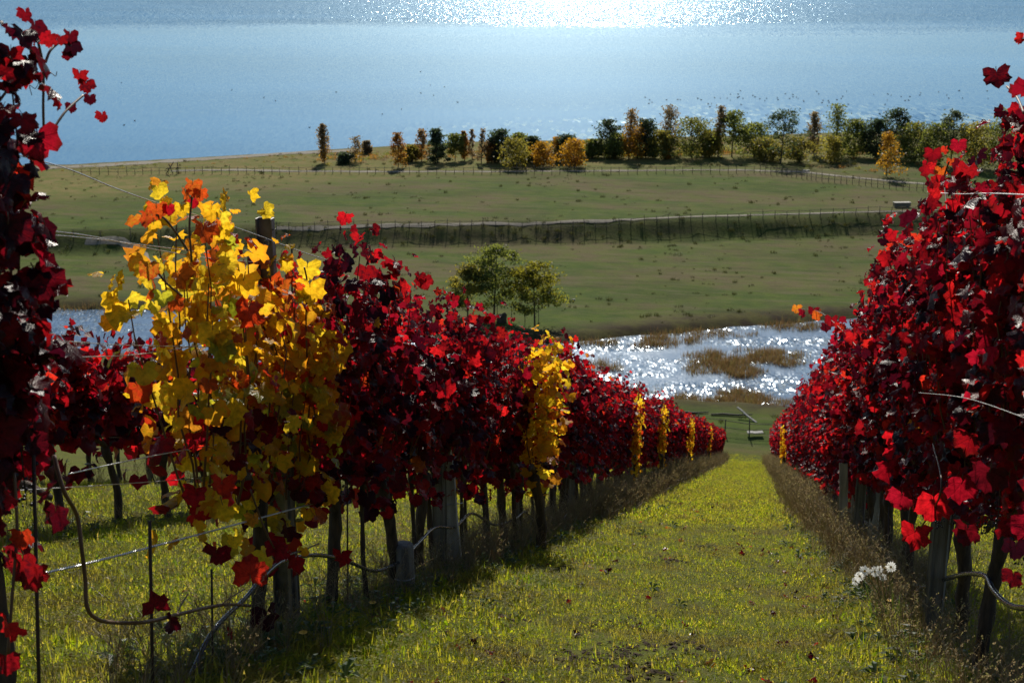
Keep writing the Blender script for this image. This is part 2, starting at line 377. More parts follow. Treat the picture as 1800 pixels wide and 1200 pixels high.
def water_mat(name, base, layers, rough, wind=None, aniso=(1, 1), tint=(1, 1, 1, 1), refl=1.0):
    """flat facets of small waves; layers = (scale x, scale y, slope)"""
    t = NT(name); P = t.pos()
    cr, sr = math.cos(YAW), math.sin(YAW)
    u = t.node('VectorMath', {'operation': 'DOT_PRODUCT'}, i0=P, i1=(cr, sr, 0)).outputs['Value']
    v = t.node('VectorMath', {'operation': 'DOT_PRODUCT'}, i0=P, i1=(-sr, cr, 0)).outputs['Value']
    uv = t.node('CombineXYZ', None, X=u, Y=v).outputs[0]
    w = wind(t, u, v, uv) if wind else 1.0
    acc = None; wi = 0
    for sx, sy, sl, kind in layers:
        q = t.vmath('MULTIPLY', uv, (sx, sy, 0))
        if kind in ('cell', 'spark'):
            c1 = t.node('TexVoronoi', {'voronoi_dimensions': '2D'}, Vector=q, Scale=1.0).outputs['Color']
            c2 = t.node('TexWhiteNoise', {'noise_dimensions': '3D'}, Vector=c1).outputs['Color']
            d = t.vmath('SUBTRACT', t.vmath('ADD', c1, c2), (1, 1, 1))
            if kind == 'spark':              # most facets flat, a few steep
                ln = t.node('VectorMath', {'operation': 'LENGTH'}, i0=t.vmath('MULTIPLY', d, (1, 1, 0))).outputs['Value']
                d = t.vmath('SCALE', d, t.rng(ln, .38, .60, .05, 1.0))
            d = t.vmath('SCALE', d, t.math('MULTIPLY', w[wi], sl) if wind else sl); wi += 1
        else:
            d = t.vmath('SUBTRACT', t.node('TexNoise', None, Vector=q, Scale=1.0, Detail=3.0).outputs['Color'], (.5, .5, .5))
            d = t.vmath('SCALE', d, sl)
        acc = d if acc is None else t.vmath('ADD', acc, d)
    nrm = t.vmath('NORMALIZE', t.vmath('ADD', t.vmath('MULTIPLY', acc, (aniso[0], aniso[1], 0)), (0, 0, 1)))
    lg = t.noise(.012, t.vmath('MULTIPLY', uv, (.35, 1, 0)), 4, .5)
    col = t.mix(t.rng(lg, .35, .65), C4([q*.88 for q in base]), C4([q*1.1 for q in base]))
    # waves hide part of the grazing mirror: Fresnel share scaled by refl
    fr = t.node('Fresnel', None, IOR=1.33, Normal=nrm).outputs[0]
    df = t.node('BsdfDiffuse', None, Color=col); gl = t.node('BsdfGlossy', None, Color=tint, Roughness=rough, Normal=nrm)
    mx = t.node('MixShader', None, i0=t.math('MULTIPLY', fr, refl)); t.t.links.new(df.outputs[0], mx.inputs[1]); t.t.links.new(gl.outputs[0], mx.inputs[2])
    return t.finish(mx.outputs[0])
def lake_wind(t, u, v, uv):
    n = t.noise(.008, t.vmath('MULTIPLY', uv, (.45, 1.6, 0)), 3, .5)
    n2 = t.noise(.03, t.vmath('MULTIPLY', uv, (.3, 1.5, 0)), 3, .6)
    vv = t.math('ADD', v, t.math('MULTIPLY', t.math('SUBTRACT', n, .5), 190.0))
    far = t.rng(vv, 625, 730, 0, 1)
    near = t.math('ADD', t.math('MULTIPLY', t.math('MULTIPLY', t.rng(v, 350, 290, 0, 1.1), t.rng(u, -30, 50, .0, 1)), t.rng(n2, .42, .58)), t.math('MULTIPLY', far, .8))
    return [t.math('ADD', t.math('MULTIPLY', far, 1.0), t.rng(v, 420, 620, .05, .08)), near]
def pond_wind(t, u, v, uv):
    n = t.noise(.16, t.vmath('MULTIPLY', uv, (.5, 1.5, 0)), 4, .6)
    w = t.rng(n, .43, .60, .06, 1.05)
    return [w, w]
M['lake'] = water_mat('lake_water', (.065, .165, .28), [(1/.25, 1/1.0, .56, 'cell'), (1/.8, 1/3.2, .36, 'spark')], .17, lake_wind, (.36, 1), (.68, .87, 1, 1), .63)
M['pond'] = water_mat('pond_water', (.06, .10, .15), [(1/.15, 1/.42, .31, 'cell'), (1/.6, 1/1.2, .12, 'cell'), (.6, .35, .16, 'noise')], .185, pond_wind, (1.0, 1), (.8, .9, 1, 1))
mb = MB()
A = [(-6000, 150), (6000, 150), (6000, 9000), (-6000, 9000)]
mb.add([RGT*a+FWD*b+np.array([0, 0, Z_LAKE]) for a, b in A], [(0, 1, 2, 3)])
# lake sheet starts under the meadow behind the bank, where the terrain hides it
o = mb.build('lake', M['lake']); tag(o, 'wide blue lake with a bright band of sun glitter', kind='structure')
mb = MB(); pu = np.linspace(-130, 130, 60)
V = [RGT*a+FWD*(np.interp(a, *PN)-7)+np.array([0, 0, Z_LAKE+.02]) for a in pu]+[RGT*a+FWD*(min(np.interp(a, *PF)+7, 149))+np.array([0, 0, Z_LAKE+.02]) for a in pu]
mb.add(V, [(i, i+1, 61+i, 60+i) for i in range(59)])
o = mb.build('pond', M['pond']); tag(o, 'shallow reedy pond glittering in the sun below the vineyard', kind='structure')

M['track'] = simple('pale_dirt', (.21, .19, .15), .95, 0, 2.5, .3, .1)
def ribbon(name, pix, width, label, z0=Z_UP, lift=.07, step=1.0):
    pts = np.array([gpt(x, y, z0) for x, y in pix]); L = [pts[0]]
    for a, b in zip(pts[:-1], pts[1:]):
        n = max(1, int(np.linalg.norm(b-a)/step))
        for k in range(1, n+1): L.append(a+(b-a)*k/n)
    L = np.array(L); V = []
    for i in range(len(L)):
        d = L[min(i+1, len(L)-1)]-L[max(i-1, 0)]; d[2] = 0; d /= np.linalg.norm(d)+1e-9; s = np.array([-d[1], d[0], 0])
        w = width/2*(1+.7*wob(L[i][0], L[i][1], 1.5)); off = .12*float(wob(L[i][1], L[i][0], 1.0))
        for k in (-1, 0, 1):
            q = L[i]+s*(k*w+off); V.append((q[0], q[1], gz(q[0], q[1])+lift-(.03 if k else 0)))
    n = len(L); F = [(3*i+k, 3*i+k+1, 3*i+k+4, 3*i+k+3) for i in range(n-1) for k in (0, 1)]
    mb = MB(); mb.add(V, F); tag(mb.build(name, M['track']), label, kind='structure')
ribbon('dirt_track', [(486, 401), (620, 398), (800, 395), (1000, 389), (1150, 384), (1300, 379), (1440, 375), (1560, 372), (1700, 367)], .8, 'pale dirt track along the fence on top of the dark bank')
ribbon('dirt_track', [(300, 301), (420, 299), (620, 302), (800, 302), (1000, 301), (1150, 300), (1300, 299), (1400, 302), (1480, 310), (1560, 318), (1660, 327)], 1.5, 'pale dirt track beyond the farthest fence')
ribbon('dirt_track', [(60, 296), (160, 292), (300, 284), (420, 276), (500, 270), (640, 264)], 3.0, 'grey gravel track along the lake shore')
ribbon('dirt_track', [(150, 424), (215, 430), (250, 446), (262, 470), (276, 490)], 1.3, 'worn track winding down the bank behind the yellow vine', Z_MEAD)

# ------------------------------------------------------------------ scatter: real instances on points held by the same mesh
def scatter(name, variants, mats, pts, rots, scl, var, label, cat=None):
    nvv = 0; V = []; F = []; tid = []; rnd = []; mi = []
    for k, mbv in enumerate(variants):
        v = np.concatenate(mbv.v); V.append(v); F += [tuple(i+nvv for i in f) for f in mbv.f]
        tid += [k]*len(mbv.f); rnd += mbv.rnd; mi += mbv.m; nvv += len(v)
    n = len(pts); V.append(np.asarray(pts)); V = np.concatenate(V)
    me = bpy.data.meshes.new(name); me.from_pydata(V.tolist(), [], F)
    for m_ in mats: me.materials.append(m_)
    me.polygons.foreach_set('material_index', mi)
    a = me.attributes.new('rnd', 'FLOAT', 'FACE'); a.data.foreach_set('value', rnd)
    a = me.attributes.new('tid', 'INT', 'FACE'); a.data.foreach_set('value', tid)
    def pa(nm, typ, arr, key='value'):
        a = me.attributes.new(nm, typ, 'POINT'); a.data.foreach_set(key, arr)
    pa('ispt', 'BOOLEAN', np.r_[np.zeros(nvv, bool), np.ones(n, bool)])
    pa('rot', 'FLOAT_VECTOR', np.r_[np.zeros((nvv, 3)), rots].ravel().astype(np.float32), 'vector')
    pa('scl', 'FLOAT', np.r_[np.ones(nvv), scl].astype(np.float32))
    pa('var', 'INT', np.r_[np.zeros(nvv), var].astype(np.int32))
    pa('irnd0', 'FLOAT', RNG.uniform(0, 1, nvv+n).astype(np.float32))
    g = bpy.data.node_groups.new(name+'_scatter', 'GeometryNodeTree')
    g.interface.new_socket('Geometry', in_out='INPUT', socket_type='NodeSocketGeometry'); g.interface.new_socket('Geometry', in_out='OUTPUT', socket_type='NodeSocketGeometry')
    N = g.nodes.new; L = g.links.new
    gi = N('NodeGroupInput'); go = N('NodeGroupOutput')
    def named(nm, dt): q = N('GeometryNodeInputNamedAttribute'); q.data_type = dt; q.inputs['Name'].default_value = nm; return q.outputs['Attribute']
    sp = N('GeometryNodeSeparateGeometry'); sp.domain = 'POINT'; L(gi.outputs[0], sp.inputs[0]); L(named('ispt', 'BOOLEAN'), sp.inputs['Selection'])
    ji = N('GeometryNodeJoinGeometry')
    for k in reversed(range(len(variants))):
        s2 = N('GeometryNodeSeparateGeometry'); s2.domain = 'FACE'; L(sp.outputs['Inverted'], s2.inputs[0])
        cmp_ = N('FunctionNodeCompare'); cmp_.data_type = 'INT'; cmp_.operation = 'EQUAL'
        ins = [i for i in cmp_.inputs if i.type == 'INT']; L(named('tid', 'INT'), ins[0]); ins[1].default_value = k
        L(cmp_.outputs[0], s2.inputs['Selection'])
        ti = N('GeometryNodeGeometryToInstance'); L(s2.outputs['Selection'], ti.inputs[0]); L(ti.outputs[0], ji.inputs[0])
    iop = N('GeometryNodeInstanceOnPoints'); L(sp.outputs['Selection'], iop.inputs['Points']); L(ji.outputs[0], iop.inputs['Instance'])
    iop.inputs['Pick Instance'].default_value = True
    L(named('var', 'INT'), iop.inputs['Instance Index']); L(named('scl', 'FLOAT'), iop.inputs['Scale'])
    e2r = N('FunctionNodeEulerToRotation'); L(named('rot', 'FLOAT_VECTOR'), e2r.inputs[0]); L(e2r.outputs[0], iop.inputs['Rotation'])
    st = N('GeometryNodeStoreNamedAttribute'); st.data_type = 'FLOAT'; st.domain = 'INSTANCE'; st.inputs['Name'].default_value = 'irnd'
    L(iop.outputs[0], st.inputs[0]); L(named('irnd0', 'FLOAT'), st.inputs['Value']); L(st.outputs[0], go.inputs[0])
    o = link(name, me); md = o.modifiers.new('scatter', 'NODES'); md.node_group = g
    tag(o, label, cat, kind='stuff'); return o
def blade(mb, base, h, w, lean, az, rnd, seg=3, curl=1.0):
    V = []; d = np.array([math.cos(az), math.sin(az), 0]); s = np.array([-d[1], d[0], 0])
    for i in range(seg+1):
        f = i/seg; c = base+d*lean*h*f**(1.6*curl)+np.array([0, 0, h*f*(1-.25*lean*f)]); ww = w*(1-f)**.7/2
        if i < seg: V += [c-s*ww, c+s*ww]
        else: V.append(c)
    F = [(2*i, 2*i+1, 2*i+3, 2*i+2) for i in range(seg-1)]+[(2*seg-2, 2*seg-1, 2*seg)]
    mb.add(V, F, rnd)
def tuft(n, rad, h0, h1, w, lean=.9, seg=3):
    mb = MB()
    for _ in range(n):
        a = random.uniform(0, 6.28); r = rad*math.sqrt(random.random())
        blade(mb, np.array([r*math.cos(a), r*math.sin(a), -.01]), random.uniform(h0, h1), w*random.uniform(.7, 1.4), random.uniform(.1, lean), random.uniform(0, 6.28), random.random(), seg)
    return mb
ROWS = {'L1': -2.2, 'R1': 1.1, 'L2': -5.5, 'L3': -8.8}
def on_hill_visible(x, y, marg=60):
    z = -CAMH-TS*y; P = np.stack([x, y, z], -1); t = P@CF
    px = 900+FPX*(P@RGT)/t; py = 600-FPX*(P@CU)/t
    return (t > .5) & (px > -marg) & (px < 1800+marg) & (py < 1200+marg*2) & (py > 0)
def pick(n, x0, x1, y0, y1, dens=None):
    x = RNG.uniform(x0, x1, n); y = RNG.uniform(y0, y1, n); k = on_hill_visible(x, y, 420)
    if dens is not None: k &= RNG.uniform(0, 1, n) < dens(x, y)
    return x[k], y[k]
HOLES = [hpt(x, y) for x, y in ((1095, 1160), (1085, 1092), (1190, 1150), (1150, 1195), (890, 1085), (950, 1000), (1170, 985), (1240, 960), (1010, 1160))]
def gdens(x, y):
    d = np.clip(.62+.7*wob(x, y, 2.2)+.5*wob(y, x, 7), .16, 1)
    for h in HOLES: d *= 1-.93*np.exp(-(((x-h[0])/.16)**2+((y-h[1])/.30)**2))
    return d
gv = [tuft(18, .05, .025, .065, .0042, 1.5), tuft(18, .06, .03, .075, .004, 1.9), tuft(14, .04, .04, .11, .004, 1.3), tuft(14, .07, .02, .05, .005, 2.2),
      tuft(30, .16, .025, .06, .011, 1.8, 2), tuft(26, .18, .03, .075, .012, 1.2, 2), tuft(24, .14, .02, .05, .013, 2.2, 2)]
clv = MB()
for _ in range(30):
    c_ = np.array([random.uniform(-.09, .09), random.uniform(-.09, .09), random.uniform(.008, .03)]); r_ = random.random()
    for k in range(3):
        a = 2.09*k+r_*6; d = np.array([math.cos(a), math.sin(a), .25])*.011; q = np.array([-math.sin(a), math.cos(a), 0])*.006
        clv.add([c_, c_+d*.6+q, c_+d, c_+d*.6-q], [(0, 1, 2, 3)], r_*.6)
gv.append(clv)
X = []; Y = []; S = []
for (n, y0, y1, sc) in ((76000, 4.2, 9.5, .92), (56000, 9.5, 17, 1.0), (40000, 17, 34, 1.0), (30000, 34, 60, 1.15), (22000, 60, 100, 1.4)):
    wide = 9.5 if y1 < 34 else 6
    x, y = pick(n, -wide, 3.5 if y1 < 34 else 5, y0, y1, gdens)
    X.append(x); Y.append(y); S.append(np.full(len(x), sc))
X = np.concatenate(X); Y = np.concatenate(Y); S = np.concatenate(S)*RNG.uniform(.6, 1.25, len(X))
S *= np.where(np.abs(X+.4) < .9, .75, 1.1)*(1+.35*wob(X, Y, 1.4))
n = len(X); print('grass tufts', n)
rot = np.stack([RNG.uniform(-.2, .2, n), RNG.uniform(-.2, .2, n), RNG.uniform(0, 6.28, n)], -1)
scatter('grass', gv, [M['grass']], np.stack([X, Y, ground_z(X, Y)], -1), rot, S*.9, np.where(Y > 17, RNG.integers(4, 7, n), np.where(RNG.uniform(0, 1, n) < .16, 7, RNG.integers(0, 5, n))), 'bright green grass growing on the vineyard slope')

# tall dry grass and weeds along the foot of the rows
def weedplant(kind):
    mb = MB()
    for _ in range(random.randint(5, 9)):
        a = random.uniform(0, 6.28); L = random.uniform(.6, 1.0); ln = random.uniform(.05, .5)
        p0 = np.array([random.uniform(-.05, .05), random.uniform(-.05, .05), -.02]); d = np.array([math.cos(a), math.sin(a), 0])
        pts = [p0+d*ln*L*f*f+np.array([0, 0, L*f]) for f in (0, .35, .7, 1)]
        mb.tube(pts, [.0045, .004, .003, .002], 3, False, rnd=random.random())
        if kind == 0:
            for k in range(9):
                c = pts[-1]-(pts[-1]-pts[-2])*k*.09; b = random.uniform(0, 6.28)
                q = np.array([math.cos(b), math.sin(b), .8])*.03
                mb.add([c, c+q+[.006, 0, 0], c+q*1.3, c+q+[-.006, 0, 0]], [(0, 1, 2, 3)], random.random())
        else:
            for k in range(4):
                c = pts[1]+(pts[-1]-pts[1])*random.random(); b = random.uniform(0, 6.28)
                e = c+np.array([math.cos(b), math.sin(b), .9])*random.uniform(.08, .18)
                mb.tube([c, e], [.003, .0015], 3, False, rnd=random.random())
                for _k in range(3):
                    g = e+np.random.uniform(-.015, .015, 3); mb.add([g+[-.008, 0, -.008], g+[.008, 0, -.004], g+[0, .006, .01]], [(0, 1, 2)], random.random())
    for _ in range(10):
        blade(mb, np.array([random.uniform(-.06, .06), random.uniform(-.06, .06), -.01]), random.uniform(.25, .6), .009, random.uniform(.3, 1.1), random.uniform(0, 6.28), random.random(), 4)
    return mb
wv = [weedplant(0), weedplant(0), weedplant(1), weedplant(1)]
X = []; Y = []; S = []
for X0, side, segs in ((ROWS['L1'], 1, ((4, 9, 30, .34), (9, 16, 48, .38), (16, 30, 60, .5), (30, 85, 60, .6))),
                       (ROWS['R1'], -1, ((4, 9, 34, .36), (9, 16, 60, .46), (16, 30, 80, .55), (30, 85, 70, .62))),
                       (ROWS['L2'], 1, ((7, 30, 12, .34),)), (ROWS['L3'], 1, ((12, 40, 10, .4),))):
    for y0, y1, per, sc in segs:
        n = int((y1-y0)*per); y = RNG.uniform(y0, y1, n); x = X0+side*(.06 if y1 < 17 else .16)+RNG.normal(0, .17, n)
        k = on_hill_visible(x, y, 200); X.append(x[k]); Y.append(y[k]); S.append(sc*RNG.uniform(.5, 1.25, k.sum()))
X = np.concatenate(X); Y = np.concatenate(Y); S = np.concatenate(S); n = len(X)
rot = np.stack([RNG.uniform(-.3, .3, n), RNG.uniform(-.3, .3, n), RNG.uniform(0, 6.28, n)], -1)
scatter('dry_grass', wv, [M['dry']], np.stack([X, Y, ground_z(X, Y)], -1), rot, S, RNG.integers(0, 4, n), 'tall dry grass and seed heads under the vine rows')
# low leafy weeds
def rosette():
    mb = MB()
    for k in range(random.randint(9, 14)):
        a = random.uniform(0, 6.28); L = random.uniform(.08, .18); w = L*.3; z = random.uniform(.02, .16); d = np.array([math.cos(a), math.sin(a), 0]); s = np.array([-d[1], d[0], 0])
        b = np.array([0, 0, z*.6])
        mb.add([b, b+d*L*.5+s*w*.5+[0, 0, L*.35], b+d*L+[0, 0, L*.2], b+d*L*.5-s*w*.5+[0, 0, L*.35], b+d*L*.55+[0, 0, L*.28]], [(0, 1, 4), (1, 2, 4), (2, 3, 4), (3, 0, 4)], random.random())
    return mb
X = []; Y = []
for X0, n, y0, y1 in ((ROWS['L1']+.08, 520, 4.5, 22), (ROWS['R1']-.1, 320, 4.5, 20), (ROWS['L2'], 60, 9, 18), (-.5, 14, 5, 20)):
    y = RNG.uniform(y0, y1, n); x = X0+RNG.normal(0, .22 if X0 != -.5 else .8, n); k = on_hill_visible(x, y); X.append(x[k]); Y.append(y[k])
X = np.concatenate(X); Y = np.concatenate(Y); n = len(X)
scatter('weeds', [rosette(), rosette(), rosette()], [M['weed']], np.stack([X, Y, ground_z(X, Y)], -1), np.stack([np.zeros(n), np.zeros(n), RNG.uniform(0, 6.28, n)], -1), RNG.uniform(.3, .75, n), RNG.integers(0, 3, n), 'low leafy green weeds at the foot of the vines')

# ------------------------------------------------------------------ grape leaves
def leaf_shape(seed, teeth=30, ring=10, fold=.25):
    rs = random.Random(seed); V = [(0, 0, 0)]; F = []
    lob = [0, 1.02+rs.uniform(-.1, .1), -1.02+rs.uniform(-.1, .1), 2.0+rs.uniform(-.1, .1), -2.0+rs.uniform(-.1, .1)]
    hgt = [.86, .80, .80, .72, .72]; a1 = rs.uniform(-.3, .3); a2 = rs.uniform(.05, .3); tw = rs.uniform(-.35, .35); drp = rs.uniform(.05, .45)
    dp = rs.uniform(.10, .26)
    def rad(a):
        b = 0
        for c, h in zip(lob, hgt):
            q = abs(a-c)/.56
            if q < 1: b = max(b, (h-.70)+ (dp+.12)*(1-q*q))
        r = .70-.12*dp/.2+b+.0*a
        if abs(a) > 2.45: r *= max(.35, 1-(abs(a)-2.45)*.9)
        return r*(.97 if abs(a) < .3 else 1)
    ph = [rs.uniform(0, 6.28) for _ in range(4)]
    def zz(x, y):
        r2 = x*x+y*y
        return fold*abs(x)*1.0 - drp*r2*.55 + a1*x*y + tw*x*max(y, 0)*.5 + .13*math.sin(7*x+ph[0])*math.sin(6*y+ph[1]) + a2*.4*math.sin(4.2*y+ph[2]) + (.14*math.sin(8*math.atan2(x, y+1e-6)+ph[3])*r2) + .06*math.sin(13*math.atan2(x, y+1e-6)+ph[1])*r2*r2
    A = []
    for i in range(ring):
        a = -2.95+5.9*(i+.5)/ring; r = rad(a)*.55; A.append((r*math.sin(a), r*math.cos(a)))
    B = []
    for i in range(teeth+1):
        a = -2.98+5.96*i/teeth; r = rad(a)*(1.0 if i % 2 else .90+rs.uniform(-.03, .03)); B.append((r*math.sin(a), r*math.cos(a)))
    V += [(x, y, zz(x, y)) for x, y in A+B]
    for i in range(ring-1): F.append((0, 1+i, 2+i))
    o0 = 1+ring
    # stitch ring and rim
    j = 0
    for i in range(teeth):
        jt = min(ring-1, int((i+.5)/teeth*ring))
        while j < jt: F.append((1+j, o0+i, 2+j)); j += 1
        F.append((1+j, o0+i, o0+i+1))
    F.append((0, o0, 1)); F.append((0, ring, o0+teeth))
    V = np.array(V)*.52; T = [(a, c, b) for a, b, c in F]
    return V, T
def fan_leaf(seed):
    V, T = leaf_shape(seed, 10, 4, .22); return V, T
LEAF_HI = [leaf_shape(s, 30, 10, f) for s, f in ((1, .15), (2, .35), (3, -.2), (4, .5), (5, .05), (6, .3), (7, -.35), (8, .7))]
LEAF_MID = [leaf_shape(s, 16, 6, f) for s, f in ((1, .15), (2, .35), (3, -.2), (4, .5), (5, .05), (6, .3), (7, -.35), (8, .6))]
LEAF_LO = [fan_leaf(s) for s in (1, 2, 3, 4, 5, 6)]
LM = {}
def leaf_mesh(var, mat):
    if (var, mat) not in LM:
        V, T = LEAF_HI[var]; mb = MB(); mb.add(V, T, 0, V[:, :2]/.52)
        # petiole
        mb.tube([(0, 0, 0), (0, -.12, .05), (0, -.26, .02)], [.012, .011, .013], 4, False, m=1)
        LM[(var, mat)] = mb.mesh('leaf_'+mat, [M[mat], M['cane']])
    return LM[(var, mat)]

def canopy(seed, h, spread, n_leaf, z0=.82, thick=.2, mats=(('red', .72), ('dark', .24), ('orange', .04)), size=(.085, .16), hang=.06, prof=None, bare=0.0):
    """shoots and leaves of one vine in local coordinates (row along y, slope falls along +y)"""
    rs = np.random.default_rng(seed); ns = max(3, int(n_leaf/32)); shoots = []; P = []; Rm = []; S = []; names = [m for m, _ in mats]; pr = np.array([w for _, w in mats]); pr = pr/pr.sum()
    for k in range(ns):
        y0 = (k+.5)/ns*spread-spread/2+rs.normal(0, .04); side = rs.choice([-1, 1]); hh = (prof(y0) if prof else h)*rs.uniform(.84, 1.04)
        if rs.random() < .10: hh *= 1.06
        bx = side*rs.uniform(.0, thick); yl = y0+rs.normal(0, .10); f = np.linspace(0, 1, 8)
        X = side*.03+bx*np.sin(f*1.9)+rs.normal(0, .012, 8); Yy = y0+(yl-y0)*f; Z = z0+(hh-z0)*f
        pts = np.stack([X, Yy, Z-TS*Yy], -1); shoots.append(pts)
    per = int(math.ceil(n_leaf/ns))
    for pts in shoots:
        for i in range(per):
            f = (i+rs.random())/per; f = f**.93
            if f < bare*rs.random(): continue
            q = f*7; a = int(min(6, q)); c = pts[a]+(pts[a+1]-pts[a])*(q-a)
            az = rs.uniform(0, 6.28); side = 1 if math.cos(az) > 0 else -1
            out = np.array([math.cos(az)*1.2, math.sin(az)*.8, rs.uniform(-.1, .4)]); out /= np.linalg.norm(out)
            s = (size[0]*.8+(size[1]*1.08-size[0]*.8)*rs.beta(1.7, 2.0))*(1.0-.42*max(0, f-.82)/.18)
            c = c+out*(.04+.08*rs.random()+.02*thick)
            if f < .16 and hang > 0 and rs.random() < .6: c = c-np.array([0, 0, rs.uniform(0, 1)**1.5*hang*6])
            tip = out*rs.uniform(.2, .9)+np.array([0, 0, -rs.uniform(.2, 1.3)])+rs.normal(0, .35, 3); tip /= np.linalg.norm(tip)
            nr = out*1.0+np.array([0, 0, .55])+rs.normal(0, .45, 3); nr = nr-tip*(nr@tip); nr /= np.linalg.norm(nr)+1e-9
            sd = np.cross(tip, nr)
            P.append(c); Rm.append(np.stack([sd, tip, nr], -1)); S.append(s)
    P = np.array(P); Rm = np.array(Rm); S = np.array(S)
    mi = rs.choice(len(names), len(P), p=pr)
    return shoots, P, Rm, S, [names[i] for i in mi]
def joined_leaves(mb, lib, P, Rm, S, mslots, rs):
    for c, r, s, m in zip(P, Rm, S, mslots):
        V, T = lib[rs.integers(0, len(lib))]
        mb.add((V*s*2)@r.T+c, T, float(rs.random()), V[:, :2]/.52, m)
MATS = ['red', 'dark', 'orange', 'yellow', 'green']
def trunk_mesh(seed, h, lean=0.0, r=.034):
    rs = random.Random(seed); mb = MB(); n = 11; pts = []; rad = []
    ax, ay = rs.uniform(-.05, .05), rs.uniform(-.06, .06)
    for i in range(n):
        f = i/(n-1); pts.append((ax*math.sin(f*4+seed)+rs.uniform(-.008, .008), lean*f+ay*math.sin(f*5+seed*2), -.12+f*(h+.12)))
        rad.append(r*(1.35-.45*f+(.35 if i < 2 else 0)+(.45 if i > n-3 else 0))*rs.uniform(.88, 1.14))
    mb.tube(pts, rad, 9, True, .13)
    top = np.array(pts[-1])
    for sg in (-1, 1):                      # cordon arms
        L = rs.uniform(.32, .5); q = [top+np.array([rs.uniform(-.02, .02), sg*L*f, .05*math.sin(f*3)-TS*sg*L*f]) for f in (0, .25, .5, .75, 1)]
        mb.tube(q, [r*.85, r*.7, r*.6, r*.5, r*.35], 7, True, .12)
    return mb.mesh('trunk', M['bark'])
TRUNKS = [trunk_mesh(s, .78, random.uniform(-.10, .10), random.uniform(.028, .040)) for s in range(8)]
def cane_mb(shoots, P=None):
    mb = MB()
    for pts in shoots: mb.tube(pts[:-1], np.linspace(.0055, .0025, len(pts)-1), 5, False)
    return mb
def bunch_mesh(seed):
    rs = random.Random(seed); mb = MB()
    for k in range(26):
        z = -rs.random()*.15; w = .035*(1+z/.17)+.008; a = rs.uniform(0, 6.28); c = np.array([w*math.cos(a), w*math.sin(a), z]); r = rs.uniform(.005, .0085)
        V = [c+np.array(q)*r for q in ((0,0,1),(1,0,0),(0,1,0),(-1,0,0),(0,-1,0),(0,0,-1))]
        mb.add(V, [(0,1,2),(0,2,3),(0,3,4),(0,4,1),(5,2,1),(5,3,2),(5,4,3),(5,1,4)])
    mb.tube([(0, 0, .06), (0, 0, 0), (0, 0, -.13)], [.003, .003, .002], 4, False)
    return mb.mesh('grape_bunch', M['grape'])
BUNCH = [bunch_mesh(s) for s in range(3)]
nobj = [0]
def near_vine(X, Y, h, spread, n_leaf, label, group, mats, seed, nmax=210, prof=None, thick=.22, size=(.040, .082), z0=.82, trunk=True, bunches=2, bare=0.0, split=None, tz=None):
    base = np.array([X, Y, gz(X, Y)]); root = empty('grapevine', base); tag(root, label, 'grapevine', group)
    if trunk:
        o = link('trunk', TRUNKS[seed % 8], root); o.scale = (.82, .82, 1)
    shoots, P, Rm, S, mt = canopy(seed, h, spread, n_leaf, z0, thick, mats, size, hang=.06 if X < 0 else .02, prof=prof, bare=bare)
    if split: mt = [split(P[i], m, i) for i, m in enumerate(mt)]
    cane_mb(shoots).build('canes', M['cane'], root)['kind'] = 'stuff'
    side = 1 if X < 0 else -1
    wpos = P+base; d = np.linalg.norm(wpos, axis=1)
    px, py = proj(wpos); vis = (px > -30) & (px < 1830) & (py > -30) & (py < 1230)
    score = side*P[:, 0]*1.5 - d*.25*0 + P[:, 2]*.12 + RNG.uniform(0, .08, len(P)) - 100*(~vis) - .35*(wpos[:, 1]-base[1])*0
    order = np.argsort(-score); ob = order[:nmax]; ob = [i for i in ob if vis[i]]; rest = [i for i in range(len(P)) if i not in set(ob)]
    for i in ob:
        s = S[i]*2
        o = link('leaf', leaf_mesh(int(RNG.integers(0, 8)), mt[i]), root)
        m4 = np.eye(4); m4[:3, :3] = Rm[i]*s; m4[:3, 3] = P[i]; o.matrix_basis = Matrix(m4.tolist())
        nobj[0] += 1
    if rest:
        mb = MB(); joined_leaves(mb, LEAF_MID, P[rest], Rm[rest], S[rest], [MATS.index(mt[i]) for i in rest], RNG)
        mb.build('foliage', [M[m] for m in MATS], root)['kind'] = 'stuff'
    for k in range(bunches):
        o = link('grape_bunch', BUNCH[k % 3], root, (side*random.uniform(.03, .14), random.uniform(-.4, .4)*spread, z0-.02+random.uniform(-.02, .15)))
        o.location.z -= TS*o.location.y; o.rotation_euler = (0, 0, random.uniform(0, 6))
    return root
REDM = (('red', .60), ('dark', .39), ('orange', .01))
# shared foliage for the farther vines
FV = {}
def far_meshes(kind, k):
    if (kind, k) in FV: return FV[(kind, k)]
    sd = {'L': 100, 'R': 200, 'S': 300, 'Y': 400, 'LL': 500, 'RR': 600}[kind]+k
    h, nl, th, lib = {'L': (2.0, 560, .2, LEAF_MID), 'R': (2.46, 620, .24, LEAF_MID), 'S': (1.66, 380, .2, LEAF_LO), 'Y': (2.08, 300, .10, LEAF_MID),
                      'LL': (1.97, 400, .2, LEAF_LO), 'RR': (2.34, 430, .24, LEAF_LO)}[kind]
    mats = (('yellow', .86), ('green', .06), ('orange', .08)) if kind == 'Y' else (('red', .69), ('dark', .30), ('orange', .01))
    sp = .42 if kind == 'Y' else 1.05
    shoots, P, Rm, S, mt = canopy(sd, h, sp, nl, .80, th, mats, (.042, .080) if lib is LEAF_MID else (.055, .10))
    mb = MB(); rs = np.random.default_rng(sd); joined_leaves(mb, lib, P, Rm, S, [MATS.index(m) for m in mt], rs)
    FV[(kind, k)] = (mb.mesh('foliage', [M[m] for m in MATS]), cane_mb(shoots[::2]).mesh('canes', M['cane'])); return FV[(kind, k)]
